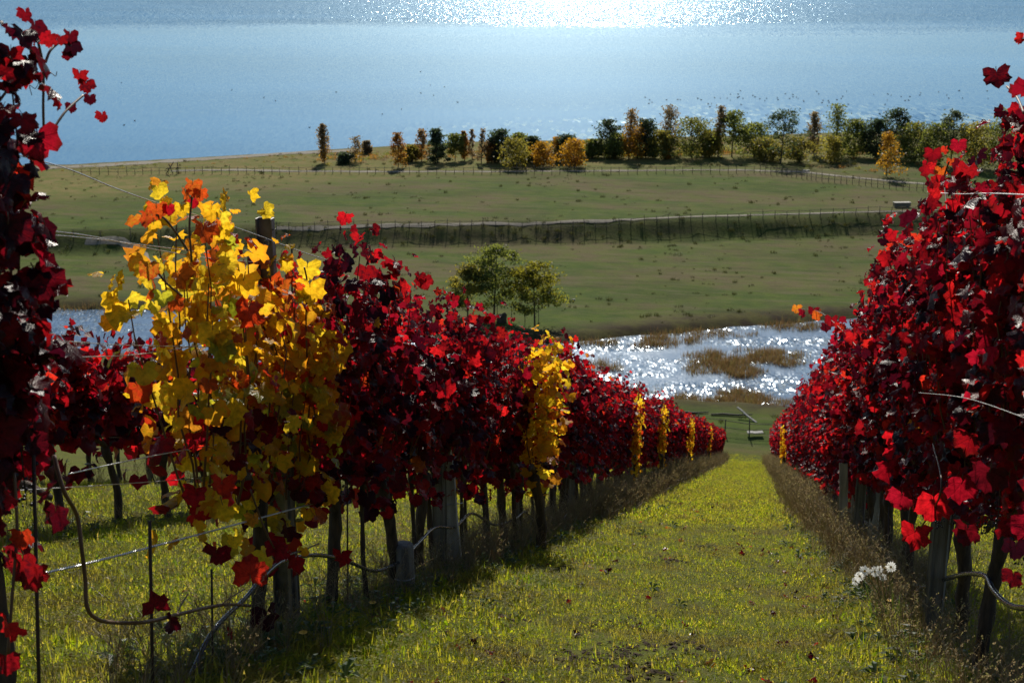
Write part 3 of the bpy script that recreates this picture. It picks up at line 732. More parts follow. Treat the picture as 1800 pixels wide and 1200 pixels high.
def far_vine(X, Y, kind, k, label, group, canes=True):
    root = empty('grapevine', (X+random.uniform(-.04, .04), Y, gz(X, Y))); tag(root, label, 'grapevine', group)
    f, c = far_meshes(kind, k); o = link('foliage', f, root); o['kind'] = 'stuff'; sc = random.uniform(.94, 1.06); o.scale = (random.choice((-1, 1))*1.0, 1, sc)
    o = link('trunk', TRUNKS[random.randrange(8)], root); o.scale = (random.choice((-1, 1))*random.uniform(.7, 1.0), .85, 1)
    if canes: link('canes', c, root)['kind'] = 'stuff'
    return root

XL, XR = ROWS['L1'], ROWS['R1']
GL, GR, G2 = 'grapevines in the row left of the grass path', 'grapevines in the row right of the grass path', 'grapevines in the lower row behind on the left'
# --- the dark vine at the left edge
Y0 = row_y(-66, XL, 1.6)
near_vine(XL-.05, Y0, 2.25, .46, 620, 'tall dark wine-red grapevine at the left edge, in front of the lake', GL, (('dark', .74), ('red', .26)), 11, 285, thick=.12, size=(.042, .085), z0=.85,
          prof=lambda y: 2.24)
# --- the yellow vine
Yy = (row_y(255, XL, 1.4)+row_y(572, XL, 1.2))/2; ys = row_y(572, XL, 1.2)-row_y(255, XL, 1.4)
def yprof(y):
    f = y/ys+.5
    return float(np.interp(f, [0, .10, .22, .34, .48, .62, .80, 1.0], [1.72, 1.84, 2.02, 1.98, 1.86, 1.80, 1.82, 1.72]))
def ysplit(p, m, i):
    f = p[1]/ys+.5; z = p[2]+TS*p[1]
    r = random.random()
    if f > .5 and z > 1.5: return 'orange' if r < .42 else ('red' if r < .52 else 'yellow')
    if z < 1.15 and r < .34: return 'dark' if r < .08 else 'red'
    if z > 1.85 and r < .45: return 'orange'
    if z < 1.45 and .40 < r < .56: return 'green'
    return m
near_vine(XL, Yy, 2.1, ys*.73, 880, 'golden yellow and orange grapevine beside the notched steel post', GL, (('yellow', .74), ('orange', .19), ('green', .07)), 23, 299, prof=yprof, split=ysplit, thick=.14, size=(.034, .078), bunches=0, z0=.70)
# --- red vines of the left row
yl = row_y(556, XL, 1.2)+.30; k = 0; ycur = yl
NEARL = ['red grapevine directly behind the yellow vine, beside the thin rusty stake', 'red grapevine above the short round wooden stub', 'second red grapevine past the short wooden stub, its trunk free of the hose',
         'red grapevine over the leaning pale slab', 'red grapevine just past the leaning pale slab', 'red grapevine two trunks before the narrow yellow vine', 'red grapevine last before the narrow yellow vine']
y_strand = row_y(938, XL, 1.4)
ylist = np.linspace(yl, y_strand-.75, 7)
LHT = [2.0, 1.94, 2.0, 2.04, 2.0, 1.97, 1.96]
for j, y in enumerate(ylist):
    near_vine(XL+random.uniform(-.03, .03), y, LHT[j], (ylist[1]-ylist[0])*1.12, 560, NEARL[j], GL, REDM, 31+j, 290, bunches=2 if j < 3 else 0)
far_vine(XL+.36, row_y(948, XL+.36, 1.4), 'Y', 0, 'narrow bright yellow grapevine midway along the left row', GL)
y = y_strand+.45
def slim(r):                             # slimmer plant, its foliage only
    for c in r.children:
        if c.name.startswith('foliage'): c.scale = (.5, .34, .86)
    return r
yel = {row_y(1120, XL+.30, 1.3): 'thin yellow grapevine farther down, the first past the midway yellow one', row_y(1166, XL+.30, 1.2): 'yellow grapevine standing near the foot of the left row, right of the thin one',
       row_y(1211, XL+.30, 1.2): 'small yellow-streaked grapevine close to the low end of the left row', row_y(1247, XL+.30, 1.2): 'last yellow-streaked grapevine before the low end of the left row'}
for q, lab in yel.items(): slim(far_vine(XL+.30, q, 'Y', random.randint(1, 2), lab, GL, False))
while y < 84:
    qs = sorted(yel)
    lab = ('red grapevine directly past the midway narrow yellow vine' if y < y_strand+1.2 else 'red grapevine between the midway yellow vine and the next thin yellow one' if y < qs[0] else
           'red grapevine between the thin yellow vine and the one near the foot' if y < qs[1] else 'red grapevine between the lower yellow-streaked vines of the left row' if y < qs[3] else 'red grapevine past the last yellow-streaked one, low end of the left row')
    far_vine(XL, y, 'L' if y < 32 else 'LL', random.randrange(5), lab, GL, y < 25); y += .88*random.uniform(.93, 1.08)
# --- right row
NEARR = ['red grapevine cut by the right edge, nearest of the right row', 'red grapevine with the thick gnarled trunk above the coiled hose', 'red grapevine beside the grey square post of the right row',
         'red grapevine behind the white daisies', 'red grapevine just past the daisies, left of the thick post', 'red grapevine over the group of pale posts', 'red grapevine just beyond the group of pale posts',
         'red grapevine with an orange-tipped shoot leaning over the path', 'red grapevine below the orange-tipped one, dry grass at its foot', 'red grapevine in dry grass, farther past the orange-tipped one']
yr = [3.35, 4.25, row_y(1736, XR, .3), None]
y1 = row_y(1736, XR, .3)
ylist = [y1-1.95, y1-1.0, y1, y1+.95, y1+1.9, y1+2.85, y1+3.8, y1+4.75, y1+5.7, y1+6.65]
order_lab = [0, 0, 1, 2, 3, 4, 5, 6, 7, 8]
NEARR[0] = 'red grapevine cut by the right edge, nearest of the right row'
RL = ['red grapevine nearest the camera, mostly outside the right edge', 'red grapevine cut by the right edge, in front of the thick gnarled trunk'] + NEARR[1:9]
RH = [2.62, 2.60, 2.56, 2.58, 2.62, 2.64, 2.58, 2.50, 2.52, 2.48]
for j, y in enumerate(ylist):
    near_vine(XR+random.uniform(-.03, .03), y, RH[j], 1.08, 860, RL[j], GR, REDM, 61+j, 295 if j > 0 else 150, thick=.28, size=(.040, .083), bunches=2 if j < 5 else 0, z0=.86)
y = ylist[-1]+.92
yo = row_y(1357, XR-.3, 1.0)
while y < 84:
    lab = 'red grapevine in the right row, first past the one in dry grass' if y < ylist[-1]+1.5 else 'red grapevine in the right row beyond the pale posts' if y < 30 else 'red grapevine far down the right row near its lower end'
    far_vine(XR, y, 'R' if y < 32 else 'RR', random.randrange(5), lab, GR, y < 20); y += .9*random.uniform(.93, 1.08)
slim(far_vine(XR-.34, min(yo, 40), 'Y', 3, 'small yellow grapevine at the path edge of the right row', GR, False))
# --- second row on the left, and a third glimpsed under it
y = 8.0
while y < 40:
    far_vine(ROWS['L2'], y, 'S', random.randrange(5), 'red grapevine of the lower row behind the gap on the left', G2, False); y += .92*random.uniform(.9, 1.1)
y = 14.0
while y < 46:
    far_vine(ROWS['L3'], y, 'S', random.randrange(5), 'red grapevine of the third row, glimpsed under the second', 'grapevines in the third row on the left', False); y += .95*random.uniform(.9, 1.1)
for i, yy in enumerate(np.arange(yl+.35, y_strand+6, .62)):
    xx = XL+random.uniform(-.10, .12); yy = yy+random.uniform(-.12, .12)
    o = link('vine_stake', TRUNKS[random.randrange(8)], None, (xx, yy, gz(xx, yy))); o.scale = (.42, .30, random.uniform(.8, 1.0))
    tag(o, 'slender dark dead vine stem standing among the trunks of the left row', 'vine stem', 'dead vine stems among the trunks of the left row'); o.name = 'dead_vine_stem'
print('leaf objects', nobj[0])

# ------------------------------------------------------------------ trellis: posts, stakes, wires, hoses
def post(px, X, hz, w, dpt, label, mat='post', lean=(0, 0), name='trellis_post', group='posts holding up the vine trellis', below=.25, notch=False, dy=0):
    y = row_y(px, X, .3)+dy; root = empty(name, (X, y, gz(X, y))); tag(root, label, 'post', group)
    mb = MB(); n = 6
    V = []; F = []
    for i in range(n+1):
        z = -below+(hz+below)*i/n; j = (random.uniform(-.004, .004), random.uniform(-.004, .004)); ox, oy = lean[0]*z, lean[1]*z
        b = .12*w
        for sx, sy in ((-1, -1), (1, -1), (1, 1), (-1, 1)):
            V += [(ox+j[0]+sx*(w/2-b), oy+j[1]+sy*dpt/2, z), (ox+j[0]+sx*w/2, oy+j[1]+sy*(dpt/2-b), z)] if sx*sy > 0 else [(ox+j[0]+sx*w/2, oy+j[1]+sy*(dpt/2-b), z), (ox+j[0]+sx*(w/2-b), oy+j[1]+sy*dpt/2, z)]
    F = [(8*i+k, 8*i+(k+1) % 8, 8*i+8+(k+1) % 8, 8*i+8+k) for i in range(n) for k in range(8)]+[tuple(range(8*n, 8*n+8))]
    mb.add(V, F); mb.build('shaft', M[mat], root, smooth=False); return root, y
post(500, XL-.03, 1.0, .06, .06, 'grey square post under the yellow vine', dy=.1)
post(772, XL, .98, .095, .095, 'grey square post touching the leaning pale slab')
post(909, XL, .95, .085, .085, 'grey post at the trunks beneath the midway yellow vine')
post(1003, XL, .95, .085, .085, 'grey post amid the crowded trunks of the left row')
post(1643, XR-.06, 1.0, .10, .085, 'grey square post of the right row, left of the thick trunk')
post(1508, XR-.10, .95, .10, .09, 'darker grey post among the pale ones in the right row')
post(1486, XR-.14, .98, .09, .03, 'pale slab post, left one of the pair in the right row', 'palepost', (-.06, 0))
post(1499, XR-.02, .9, .08, .03, 'pale slab post, right one of the pair in the right row', 'palepost', (.02, 0))
post(1533, XR+.02, .92, .09, .03, 'pale narrow slab standing right of the darker post', 'palepost', (.02, 0))
# leaning pale slab (tapering)
y = row_y(792, XL+.05, .4); root = empty('leaning_slab', (XL+.05, y, gz(XL+.05, y))); tag(root, 'pale weathered slab leaning against the post in the left row', 'slab')
mb = MB(); V = [(-.03, 0, .95), (.01, 0, .93), (.035, 0, .72), (.05, 0, .40), (.10, 0, -.1), (-.04, 0, -.1), (-.045, 0, .5)]
mb.add([np.array(v)+[0, -.02, 0] for v in V]+[np.array(v)+[0, .02, 0] for v in V], [tuple(range(7)), tuple(range(13, 6, -1))]+[(i, 7+i, 7+(i+1) % 7, (i+1) % 7) for i in range(7)])
mb.build('slab', M['palepost'], root, smooth=False)
mb = MB(); mb.tube([(-.07, -.03, .52), (0, -.035, .53), (.10, -.03, .55)], .004, 5); mb.build('tie_wire', M['wire'], root)
# round stub
y = row_y(710, XL+.1, .2); root = empty('wooden_stub', (XL+.1, y, gz(XL+.1, y))); tag(root, 'short sawn round wooden stub standing under the hose', 'post')
mb = MB(); mb.tube([(0, 0, -.1), (.002, 0, .1), (0, 0, .32), (0, 0, .335)], [.066, .063, .062, .054], 16, True, .02); mb.build('log', M['post'], root)
mb = MB(); mb.tube([(.066*math.cos(a), .066*math.sin(a), .12) for a in np.linspace(0, 6.28, 20)], .004, 5, False); mb.build('tie_wire', M['wire'], root)
# farther posts down both rows
for X, g in ((XL, 'left'), (XR, 'right')):
    y = 24.0
    while y < 84:
        root = empty('trellis_post', (X+.02, y, gz(X, y))); tag(root, f'wooden post buried in the foliage far down the {g} row', 'post', 'posts holding up the vine trellis')
        mb = MB(); mb.box((0, 0, .85), (.08, .08, 2.0)); mb.build('shaft', M['post'], root, smooth=False); y += 6.5
# notched steel post
P0 = onx(470, 455, XL-.05); y = P0[1]; zg = gz(XL-.05, y); ht = onx(470, 381, XL-.05)
yv = y; top = ht[2]-zg
root = empty('steel_post', (XL-.05, yv, zg)); tag(root, 'grey channel steel post with a hole, rising above the yellow vine', 'post')
mb = MB(); w = .078; th = .006
prof = [(-w/2, -.03), (-w/2, .012), (w/2, .012), (w/2, -.03), (w/2-th, -.03), (w/2-th, .012-th), (-w/2+th, .012-th), (-w/2+th, -.03)]
V = [(a, b, -.2) for a, b in prof]+[(a, b, top) for a, b in prof]
mb.add(V, [(i, (i+1) % 8, 8+(i+1) % 8, 8+i) for i in range(8)]+[(8, 9, 14, 15), (9, 10, 13, 14), (10, 11, 12, 13)]); o = mb.build('channel', M['steel'], root, smooth=False)
mb = MB(); mb.tube([(.013*math.cos(a), -.004, top-.115+.013*math.sin(a)) for a in np.linspace(0, 6.28, 17)], .003, 5, False)
mb.build('hole_rim', M['wire'], root)
mb = MB(); V = [(.011*math.cos(a), .005, top-.115+.011*math.sin(a)) for a in np.linspace(0, 6.28, 13)[:-1]]; mb.add(V, [tuple(range(12))]); mb.build('hole', M['plank'], root)  # solid pale disc stands in for the open hole
mb = MB()
for zc in (.05, .2, .28):
    mb.tube([(w/2-.004, -.02, top-zc), (w/2+.018, -.02, top-zc+.004), (w/2+.018, -.02, top-zc-.02)], .003, 5)
mb.build('wire_hook', M['steel'], root)

def cable(name, pts, r, mat, label, cat, n=8, sub=6, parent=None, twist=False):
    pts = np.array(pts); Q = []
    for i in range(len(pts)-1):                     # Catmull-Rom
        p0, p1, p2, p3 = pts[max(i-1, 0)], pts[i], pts[i+1], pts[min(i+2, len(pts)-1)]
        for k in range(sub):
            t_ = k/sub; Q.append(.5*((2*p1)+(-p0+p2)*t_+(2*p0-5*p1+4*p2-p3)*t_**2+(-p0+3*p1-3*p2+p3)*t_**3))
    Q.append(pts[-1]); Q = np.array(Q); mb = MB()
    if twist:
        L = np.r_[0, np.cumsum(np.linalg.norm(np.diff(Q, axis=0), axis=1))]; m = int(L[-1]/.008); tt = np.linspace(0, L[-1], m)
        C = np.stack([np.interp(tt, L, Q[:, k]) for k in range(3)], -1)
        for ph in (0, math.pi):
            a = tt/.035*6.28+ph; mb.tube(C+np.stack([np.cos(a)*r, np.cos(a)*0, np.sin(a)*r], -1), r*.9, 4, False)
    else: mb.tube(Q, r, n)
    o = mb.build(name, M[mat], parent)
    if not parent: tag(o, label, cat)
    return o
WG = 'wires of the vine trellis'
def row_wire(X, dz, y0, y1, label, r=.0018):
    P = [(X+.01*math.sin(y*.7), y, gz(X, y)+dz-.02*abs(math.sin(y*.52))) for y in np.arange(y0, y1, 1.5)]
    o = cable('trellis_wire', P, r, 'wire', label, 'wire', 4, 3); o['group'] = WG
row_wire(XL-.02, .84, 2.2, 84, 'lowest straight wire running under the left row')
row_wire(XR, .84, 2.2, 84, 'lowest wire running through the right row')
row_wire(ROWS['L2'], .84, 6, 40, 'wire of the second row behind the gap')
row_wire(ROWS['L2'], 1.3, 6, 40, 'upper wire of the second row behind the gap')
def pw(pix, X, r, label, twist=False, mat='wire', name='trellis_wire', cat='wire', dx=None, n=5):
    o = cable(name, [onx(x, y, X+(dx[i] if dx else 0)) for i, (x, y) in enumerate(pix)], r, mat, label, cat, n, 6, twist=twist)
    if name == 'trellis_wire': o['group'] = WG
    return o
pw([(-40, 255), (110, 294), (200, 330), (280, 358), (400, 395), (465, 418), (540, 446), (620, 470)], XL, .0022, 'wire sloping from the dark vine to the steel post over the meadow')
pw([(-40, 396), (140, 412), (280, 440), (380, 455), (470, 462)], XL-.03, .0018, 'upper one of two slack wires crossing behind the yellow vine')
pw([(-40, 404), (140, 417), (280, 434), (460, 456)], XL-.06, .0016, 'lower one of two slack wires crossing behind the yellow vine')
pw([(-30, 592), (120, 600), (210, 606), (330, 609), (430, 610)], XL+.02, .0017, 'taut wire across the gap in front of the bright pond')
pw([(100, 628), (160, 627), (230, 624), (300, 615), (360, 604)], XL-.04, .0022, 'thicker drooping wire in front of the bright pond')
pw([(120, 833), (200, 815), (300, 795), (400, 778)], XL+.03, .0022, 'pale wire crossing in front of the red row in the gap')
pw([(60, 1010), (150, 990), (280, 957), (400, 925), (560, 882)], XL+.08, .0028, 'twisted two-strand wire rising from lower left to the yellow vine', True)
pw([(1630, 337), (1680, 341), (1740, 340), (1830, 344)], XR-.30, .0018, 'pale wire crossing the top of the right row')
pw([(1615, 690), (1700, 700), (1830, 745)], XR-.33, .0012, 'fine wire hanging in the leaves of the right row')
# hoses
pw([(318, 1225), (345, 1165), (368, 1118), (395, 1085), (430, 1052), (462, 1015), (500, 985), (560, 975), (615, 988), (660, 1003), (705, 985), (735, 955), (765, 927), (800, 926), (830, 902), (870, 922), (905, 912), (925, 900), (945, 935), (962, 942), (985, 920), (1000, 902), (1030, 896), (1060, 893)], XL+.08,
   .0105, 'black drip hose sagging along the trunks of the left row', mat='hose', name='irrigation_hose', cat='hose', n=10)
pw([(1400, 855), (1450, 880), (1505, 905), (1530, 930), (1565, 985), (1600, 1022), (1625, 1032), (1660, 1018), (1700, 1008), (1732, 1012), (1745, 1035), (1770, 1060), (1800, 1068), (1860, 1060)], XR-.02,
   .0125, 'black drip hose looping through the right row', mat='hose', name='irrigation_hose', cat='hose', n=10)
pw([(120, 945), (160, 958), (220, 953), (290, 943)], ROWS['L2']+.05, .011, 'grey hose sagging between trunks of the second row', mat='hose', name='irrigation_hose', cat='hose', n=8)
# stakes
def stake(px, py0, py1, X, r, label, mat='rust'):
    a = onx(px, py1, X); a[2] = gz(a[0], a[1])-.1; b = onx(px, py0, X); mb = MB(); mb.tube([(0, 0, 0), ((b-a)*.5), (b-a)], r, 6)
    o = mb.build('vine_stake', M[mat], None, a); tag(o, label, 'stake', 'thin stakes tied to the vines')
stake(59, 800, 1230, XL+.1, .006, 'thin black rod at the left edge under the dark vine')
stake(263, 915, 1190, XL+.15, .0065, 'slim reddish stake standing in the gap left of the hose')
stake(372, 1000, 1180, XL+.1, .005, 'thin black stake in front of the hose where it dips')
stake(513, 430, 1050, XL-.02, .005, 'thin rusty stake rising beside the steel post')
stake(610, 800, 1060, XL+.02, .005, 'thin rusty stake just past the yellow vine')
stake(1518, 880, 1005, XR-.1, .004, 'thin black rod by the pale slabs of the right row')
stake(1562, 890, 1040, XR-.05, .0045, 'thin black rod behind the daisies')

# arching bare cane with three leaves in the gap
root = empty('bent_cane', onx(135, 905, XL+.12)); tag(root, 'long bare brown cane bent into a low arch in the gap', 'vine cane')
O0 = np.array(root.location)
path = [onx(x, y, XL+.12+dx) for x, y, dx in ((95, 800, -.05), (112, 862, 0), (135, 905, 0), (143, 960, .02), (150, 1020, .03), (153, 1066, .04), (172, 1088, .05), (210, 1094, .06), (260, 1092, .07), (310, 1080, .08), (360, 1068, .08), (400, 1062, .06), (440, 1064, .02))]
cable('stem', [p-O0 for p in path], .0068, 'cane', '', '', 8, 6, root)
for a, b in (((310, 1080), (330, 1044)), ((385, 1065), (430, 1035))):
    A_, B_ = onx(*a, XL+.2), onx(*b, XL+.18); cable('side_shoot', [A_-O0, (A_+B_)/2-O0+np.array([0, 0, .004]), B_-O0], .0028, 'cane', '', '', 5, 4, root)
def hero_leaf(px, py, X, w_px, mat, az, tilt, roll, parent, var=None):
    P_ = onx(px, py, X); s = w_px/FPX*(P_@CF)
    Rr = rotz(az)@rotx(tilt)@roty(roll)
    o = link('leaf', leaf_mesh(var if var is not None else random.randrange(8), mat), parent)
    m4 = np.eye(4); m4[:3, :3] = Rr*s; m4[:3, 3] = P_-np.array(parent.location); o.matrix_basis = Matrix(m4.tolist()); return o
for px, py, w, mt, az, ti, ro in ((272, 1066, 60, 'dark', .3, 1.9, .4), (300, 1092, 46, 'dark', -.4, -1.9, .2), (440, 1010, 72, 'red', .2, 1.2, .1), (470, 1080, 62, 'dark', .5, -1.7, -.3), (408, 1110, 30, 'dark', 0, -1.6, .9)):
    hero_leaf(px, py, XL+.22, w, mt, az, ti, ro, root)
# tendrils and reaching shoots on silhouettes: left dark vine top and right row top
def spray(name, base_pix, X, leaves, label, cat='vine shoot', tend=()):
    root = empty(name, onx(*base_pix[0], X)); tag(root, label, cat, 'loose shoots sticking out of the vine rows'); o0 = np.array(root.location)
    cable('stem', [onx(x, y, X)-o0 for x, y in base_pix], .0042, 'cane', '', '', 6, 5, root)
    for tp in tend: cable('tendril', [onx(x, y, X+.01)-o0 for x, y in tp], .0013, 'cane', '', '', 4, 6, root)
    for (px, py, w, mt, az, ti, ro) in leaves: hero_leaf(px, py, X+random.uniform(-.03, .05), w, mt, az, ti, ro, root)
U = -1.5
spray('vine_shoot', [(78, 260), (76, 190), (76, 120), (66, 70)], XL+.05,
      [(45, 22, 34, 'dark', .2, U, .2), (62, 45, 42, 'dark', .1, U, .3), (70, 62, 36, 'red', -.3, U, -.2), (84, 68, 34, 'dark', .6, U, .5), (40, 60, 30, 'dark', .9, U, .1), (60, 80, 30, 'dark', -.5, U, .6)],
      'top shoot of the dark vine, clustered dark leaves against the lake', tend=([(72, 95), (60, 110), (66, 122), (58, 136), (68, 142), (62, 156), (52, 150), (56, 168)], [(80, 120), (92, 130), (98, 134), (100, 126)]))
spray('vine_shoot', [(80, 110), (88, 90), (103, 76), (112, 70)], XL+.07, [(122, 62, 36, 'dark', .3, U, .5), (126, 82, 38, 'dark', -.2, U, -.4), (106, 68, 26, 'dark', 1.0, U, 1.0), (118, 96, 22, 'dark', 1.0, U, .4)],
      'short shoot with a folded dark leaf, top of the dark vine')
spray('vine_shoot', [(92, 230), (112, 200), (130, 182), (146, 168)], XL+.09, [(126, 186, 26, 'dark', .3, U, .3), (140, 130, 36, 'dark', .6, -1.2, .6), (152, 148, 34, 'dark', -.3, U, -.6), (158, 172, 26, 'dark', 1.2, U, .7), (180, 202, 28, 'dark', .2, U, .2), (104, 176, 36, 'red', -.2, U, .4)],
      'shoot reaching right off the dark vine, small dangling leaves')
spray('vine_shoot', [(30, 140), (12, 160), (-10, 190)], XL+.1, [(18, 92, 52, 'dark', 1.1, -1.3, .8), (5, 140, 56, 'dark', .2, -1.2, .9), (36, 132, 44, 'dark', .9, -1.6, 1.1), (20, 160, 60, 'dark', -.6, -.9, .3), (50, 105, 40, 'dark', 1.2, -1.8, 1.0)],
      'heavy dark curled leaves at the left edge against the lake')
spray('vine_shoot', [(1800, 200), (1788, 172), (1770, 152)], XR-.28, [(1752, 130, 54, 'dark', .3, -2.0, .3)], 'single dark red leaf on a long stalk against the lake, upper right')
spray('vine_shoot', [(1668, 395), (1662, 345), (1660, 312), (1668, 285)], XR-.26, [(1640, 268, 36, 'red', .2, U, .4), (1684, 252, 34, 'red', -.4, U, -.5), (1655, 300, 26, 'orange', .3, U, .2), (1628, 290, 44, 'red', 1.0, -1.4, .3), (1672, 283, 18, 'orange', .2, U, .2), (1662, 262, 20, 'red', 1, U, .3), (1634, 320, 34, 'red', .3, -1.9, -.4), (1690, 290, 40, 'dark', .3, -1.0, .9)],
      'leafy shoot with small orange leaves sticking out of the right row')
spray('vine_shoot', [(1530, 640), (1480, 580), (1440, 548), (1412, 543), (1396, 546)], XR-.34, [(1462, 562, 28, 'red', .4, U, .3), (1480, 575, 32, 'red', -.3, U, .4), (1452, 572, 24, 'dark', .2, U, -.2), (1500, 590, 34, 'red', .2, U, .2), (1472, 596, 30, 'red', .5, U, .5), (1400, 540, 22, 'orange', .5, U, .2), (1412, 548, 22, 'red', -.5, U, .4), (1430, 545, 24, 'dark', .3, U, .5), (1440, 552, 26, 'orange', .3, U, -.4)],
      'orange-tipped shoot poking over the path from the right row')
spray('vine_shoot', [(337, 460), (333, 400), (337, 350), (338, 335)], XL+.1, [(338, 325, 40, 'orange', .2, -1.5, .4), (326, 340, 34, 'orange', -.5, -1.7, .2), (352, 338, 32, 'orange', .7, -1.4, .5), (340, 352, 30, 'red', .1, U, .2), (372, 368, 44, 'yellow', .3, -1.5, .3), (320, 365, 36, 'yellow', .9, -1.6, .5), (388, 380, 34, 'yellow', -.4, -1.4, .2)],
      'orange crest of the yellow vine, highest shoot above the meadow')
spray('vine_shoot', [(330, 440), (310, 410), (290, 385), (275, 378)], XL+.12, [(275, 366, 42, 'orange', .6, -1.4, .3), (258, 380, 40, 'orange', .1, -1.7, .5), (296, 365, 30, 'red', -.4, U, -.3), (270, 395, 30, 'yellow', .4, U, .2)],
      'orange shoot reaching left off the yellow vine')
spray('vine_shoot', [(320, 520), (295, 500), (278, 480)], XL+.14, [(262, 470, 46, 'orange', .2, -1.6, .2), (282, 462, 44, 'yellow', -.2, -1.4, .5), (285, 520, 40, 'green', .4, U, .2), (272, 535, 36, 'yellow', 0, U, .2)],
      'two round yellow leaves hanging off the left flank of the yellow vine')
spray('vine_shoot', [(540, 640), (538, 560), (540, 500), (535, 470)], XL+.16, [(540, 470, 50, 'yellow', .9, -1.5, .8), (545, 505, 62, 'yellow', .5, -1.5, .3), (540, 545, 56, 'yellow', -.3, -1.5, .3), (525, 515, 40, 'green', .3, -1.6, .9), (552, 575, 44, 'yellow', .2, -1.3, .4), (560, 640, 40, 'yellow', .3, -1.5, -.4), (562, 700, 38, 'yellow', .1, -1.5, .4), (505, 465, 26, 'yellow', .2, U, .3)],
      'hanging yellow leaves on the right flank of the yellow vine')
# low leaves left edge
root = empty('vine_shoot', onx(40, 930, XL+.15)); tag(root, 'low shoot with an orange leaf above big dark leaves, left edge', 'vine shoot', 'loose shoots sticking out of the vine rows')
for a in ((38, 940, 52, 'orange', .2, -1.5, .2), (40, 985, 90, 'dark', .1, -1.4, .3), (60, 1010, 60, 'red', .5, -1.5, -.5), (15, 1100, 66, 'red', .2, -1.3, .6), (10, 1160, 56, 'dark', .4, -1.5, .3), (98, 900, 74, 'dark', -.2, -1.5, .2), (10, 870, 60, 'red', -.2, -1.5, .6)): hero_leaf(a[0], a[1], XL+.15, *a[2:], root)
A_ = np.array(root.location); cable('stem', [onx(25, 830, XL+.1)-A_, onx(30, 930, XL+.12)-A_, onx(22, 1040, XL+.12)-A_, onx(14, 1150, XL+.12)-A_], .005, 'cane', '', '', 6, 5, root)
# bigger hanging leaves along the bottom of both rows
root = empty('vine_shoot', onx(1660, 930, XR-.24)); tag(root, 'low shoot with broad red leaves in front of the grey post, right row', 'vine shoot', 'loose shoots sticking out of the vine rows')
for a in ((1640, 880, 76, 'red', .2, -1.5, .1), (1608, 935, 66, 'red', -.2, -1.6, .3), (1690, 850, 70, 'red', .5, -1.4, .3), (1585, 870, 54, 'red', 0, -1.5, .4), (1560, 820, 56, 'red', .4, -1.5, -.2), (1740, 830, 78, 'dark', .1, -1.3, .5), (1786, 960, 50, 'dark', .3, -1.5, .3), (1782, 1010, 46, 'dark', -.4, -1.5, .2), (1700, 930, 60, 'dark', -.3, -1.5, .4), (1705, 770, 64, 'red', -.2, -1.4, .4)): hero_leaf(a[0], a[1], XR-.24, *a[2:], root)
A_ = np.array(root.location); cable('stem', [onx(1640, 780, XR-.2)-A_, onx(1655, 860, XR-.22)-A_, onx(1620, 925, XR-.24)-A_], .005, 'cane', '', '', 6, 5, root)
root = empty('vine_shoot', onx(470, 940, XL+.2)); tag(root, 'low dark red shoot hanging over the hose below the yellow vine', 'vine shoot', 'loose shoots sticking out of the vine rows')
for a in ((505, 930, 52, 'dark', .2, -1.3, .8), (490, 960, 54, 'red', .1, -1.5, .2), (520, 985, 56, 'red', -.4, -1.5, .2), (380, 970, 60, 'dark', .4, -1.1, .4), (600, 975, 44, 'dark', .1, -1.5, .3), (410, 950, 34, 'yellow', .2, -1.5, .2), (420, 935, 30, 'yellow', -.6, -1.5, .2), (535, 965, 26, 'yellow', .1, -1.5, .2), (390, 850, 54, 'red', .4, -1.5, .3), (405, 865, 50, 'red', -.4, -1.4, .3)): hero_leaf(a[0], a[1], XL+.2, *a[2:], root)
A_ = np.array(root.location); cable('stem', [onx(440, 860, XL+.15)-A_, onx(470, 940, XL+.17)-A_, onx(500, 975, XL+.19)-A_, onx(560, 955, XL+.17)-A_], .004, 'cane', '', '', 6, 5, root)

# ------------------------------------------------------------------ daisies and small flowers
Pd = hpt(1560, 1090); Pd[0] = min(Pd[0], XR-.15); Pd = np.array([Pd[0], Pd[1], gz(Pd[0], Pd[1])])
root = empty('daisy_plant', Pd); tag(root, 'clump of white daisies at the edge of the right row', 'flowers')
def flower(c, nrm, r, petals=15):
    nrm = Vector(nrm).normalized(); q = nrm.to_track_quat('Z', 'Y').to_matrix(); q = np.array(q); mb = MB()
    for k in range(petals):
        a = 6.28*k/petals+random.uniform(-.08, .08); d = np.array([math.cos(a), math.sin(a), 0]); s = np.array([-d[1], d[0], 0]); L = r*random.uniform(.85, 1.1); w = r*.17; z = random.uniform(-.1, .15)*r
        V = np.array([d*r*.2-s*w*.4, d*r*.2+s*w*.4, d*L*.7+s*w+[0, 0, z], d*L+[0, 0, z*1.3], d*L*.7-s*w+[0, 0, z]])
        mb.add(V@q.T, [(0, 1, 2, 3, 4)], random.random())
    o = mb.build('flower', M['petal'], root, c, smooth=False)
    mb = MB(); V = [(0, 0, .18*r)]+[(.22*r*math.cos(a), .22*r*math.sin(a), .03*r) for a in np.linspace(0, 6.28, 9)[:-1]]
    mb.add(np.array(V)@q.T, [(0, 1+i, 1+(i+1) % 8) for i in range(8)]); mb.build('disc', M['disc'], o)
for (x, y, s) in ((1566, 996, 1), (1538, 1004, .95), (1552, 1014, .7), (1520, 1003, 1), (1511, 1012, .9), (1504, 1021, .8), (1546, 1000, .7)):
    d = ray(x, y); t_ = (Pd@CF)/(d@CF)*random.uniform(.985, 1.015); C_ = d*t_-Pd
    flower(tuple(C_), (random.uniform(-.3, .3), -.9, random.uniform(.2, .8)), .038*s)
    b = np.array([random.uniform(-.05, .05), random.uniform(-.05, .05), -.02]); mb = MB(); mb.tube([b, (b+C_)*.5+np.array([0, 0, .04]), C_], .0028, 4, False, rnd=.9)
    mb.build('stem', M['weed'], root)
mb = MB()
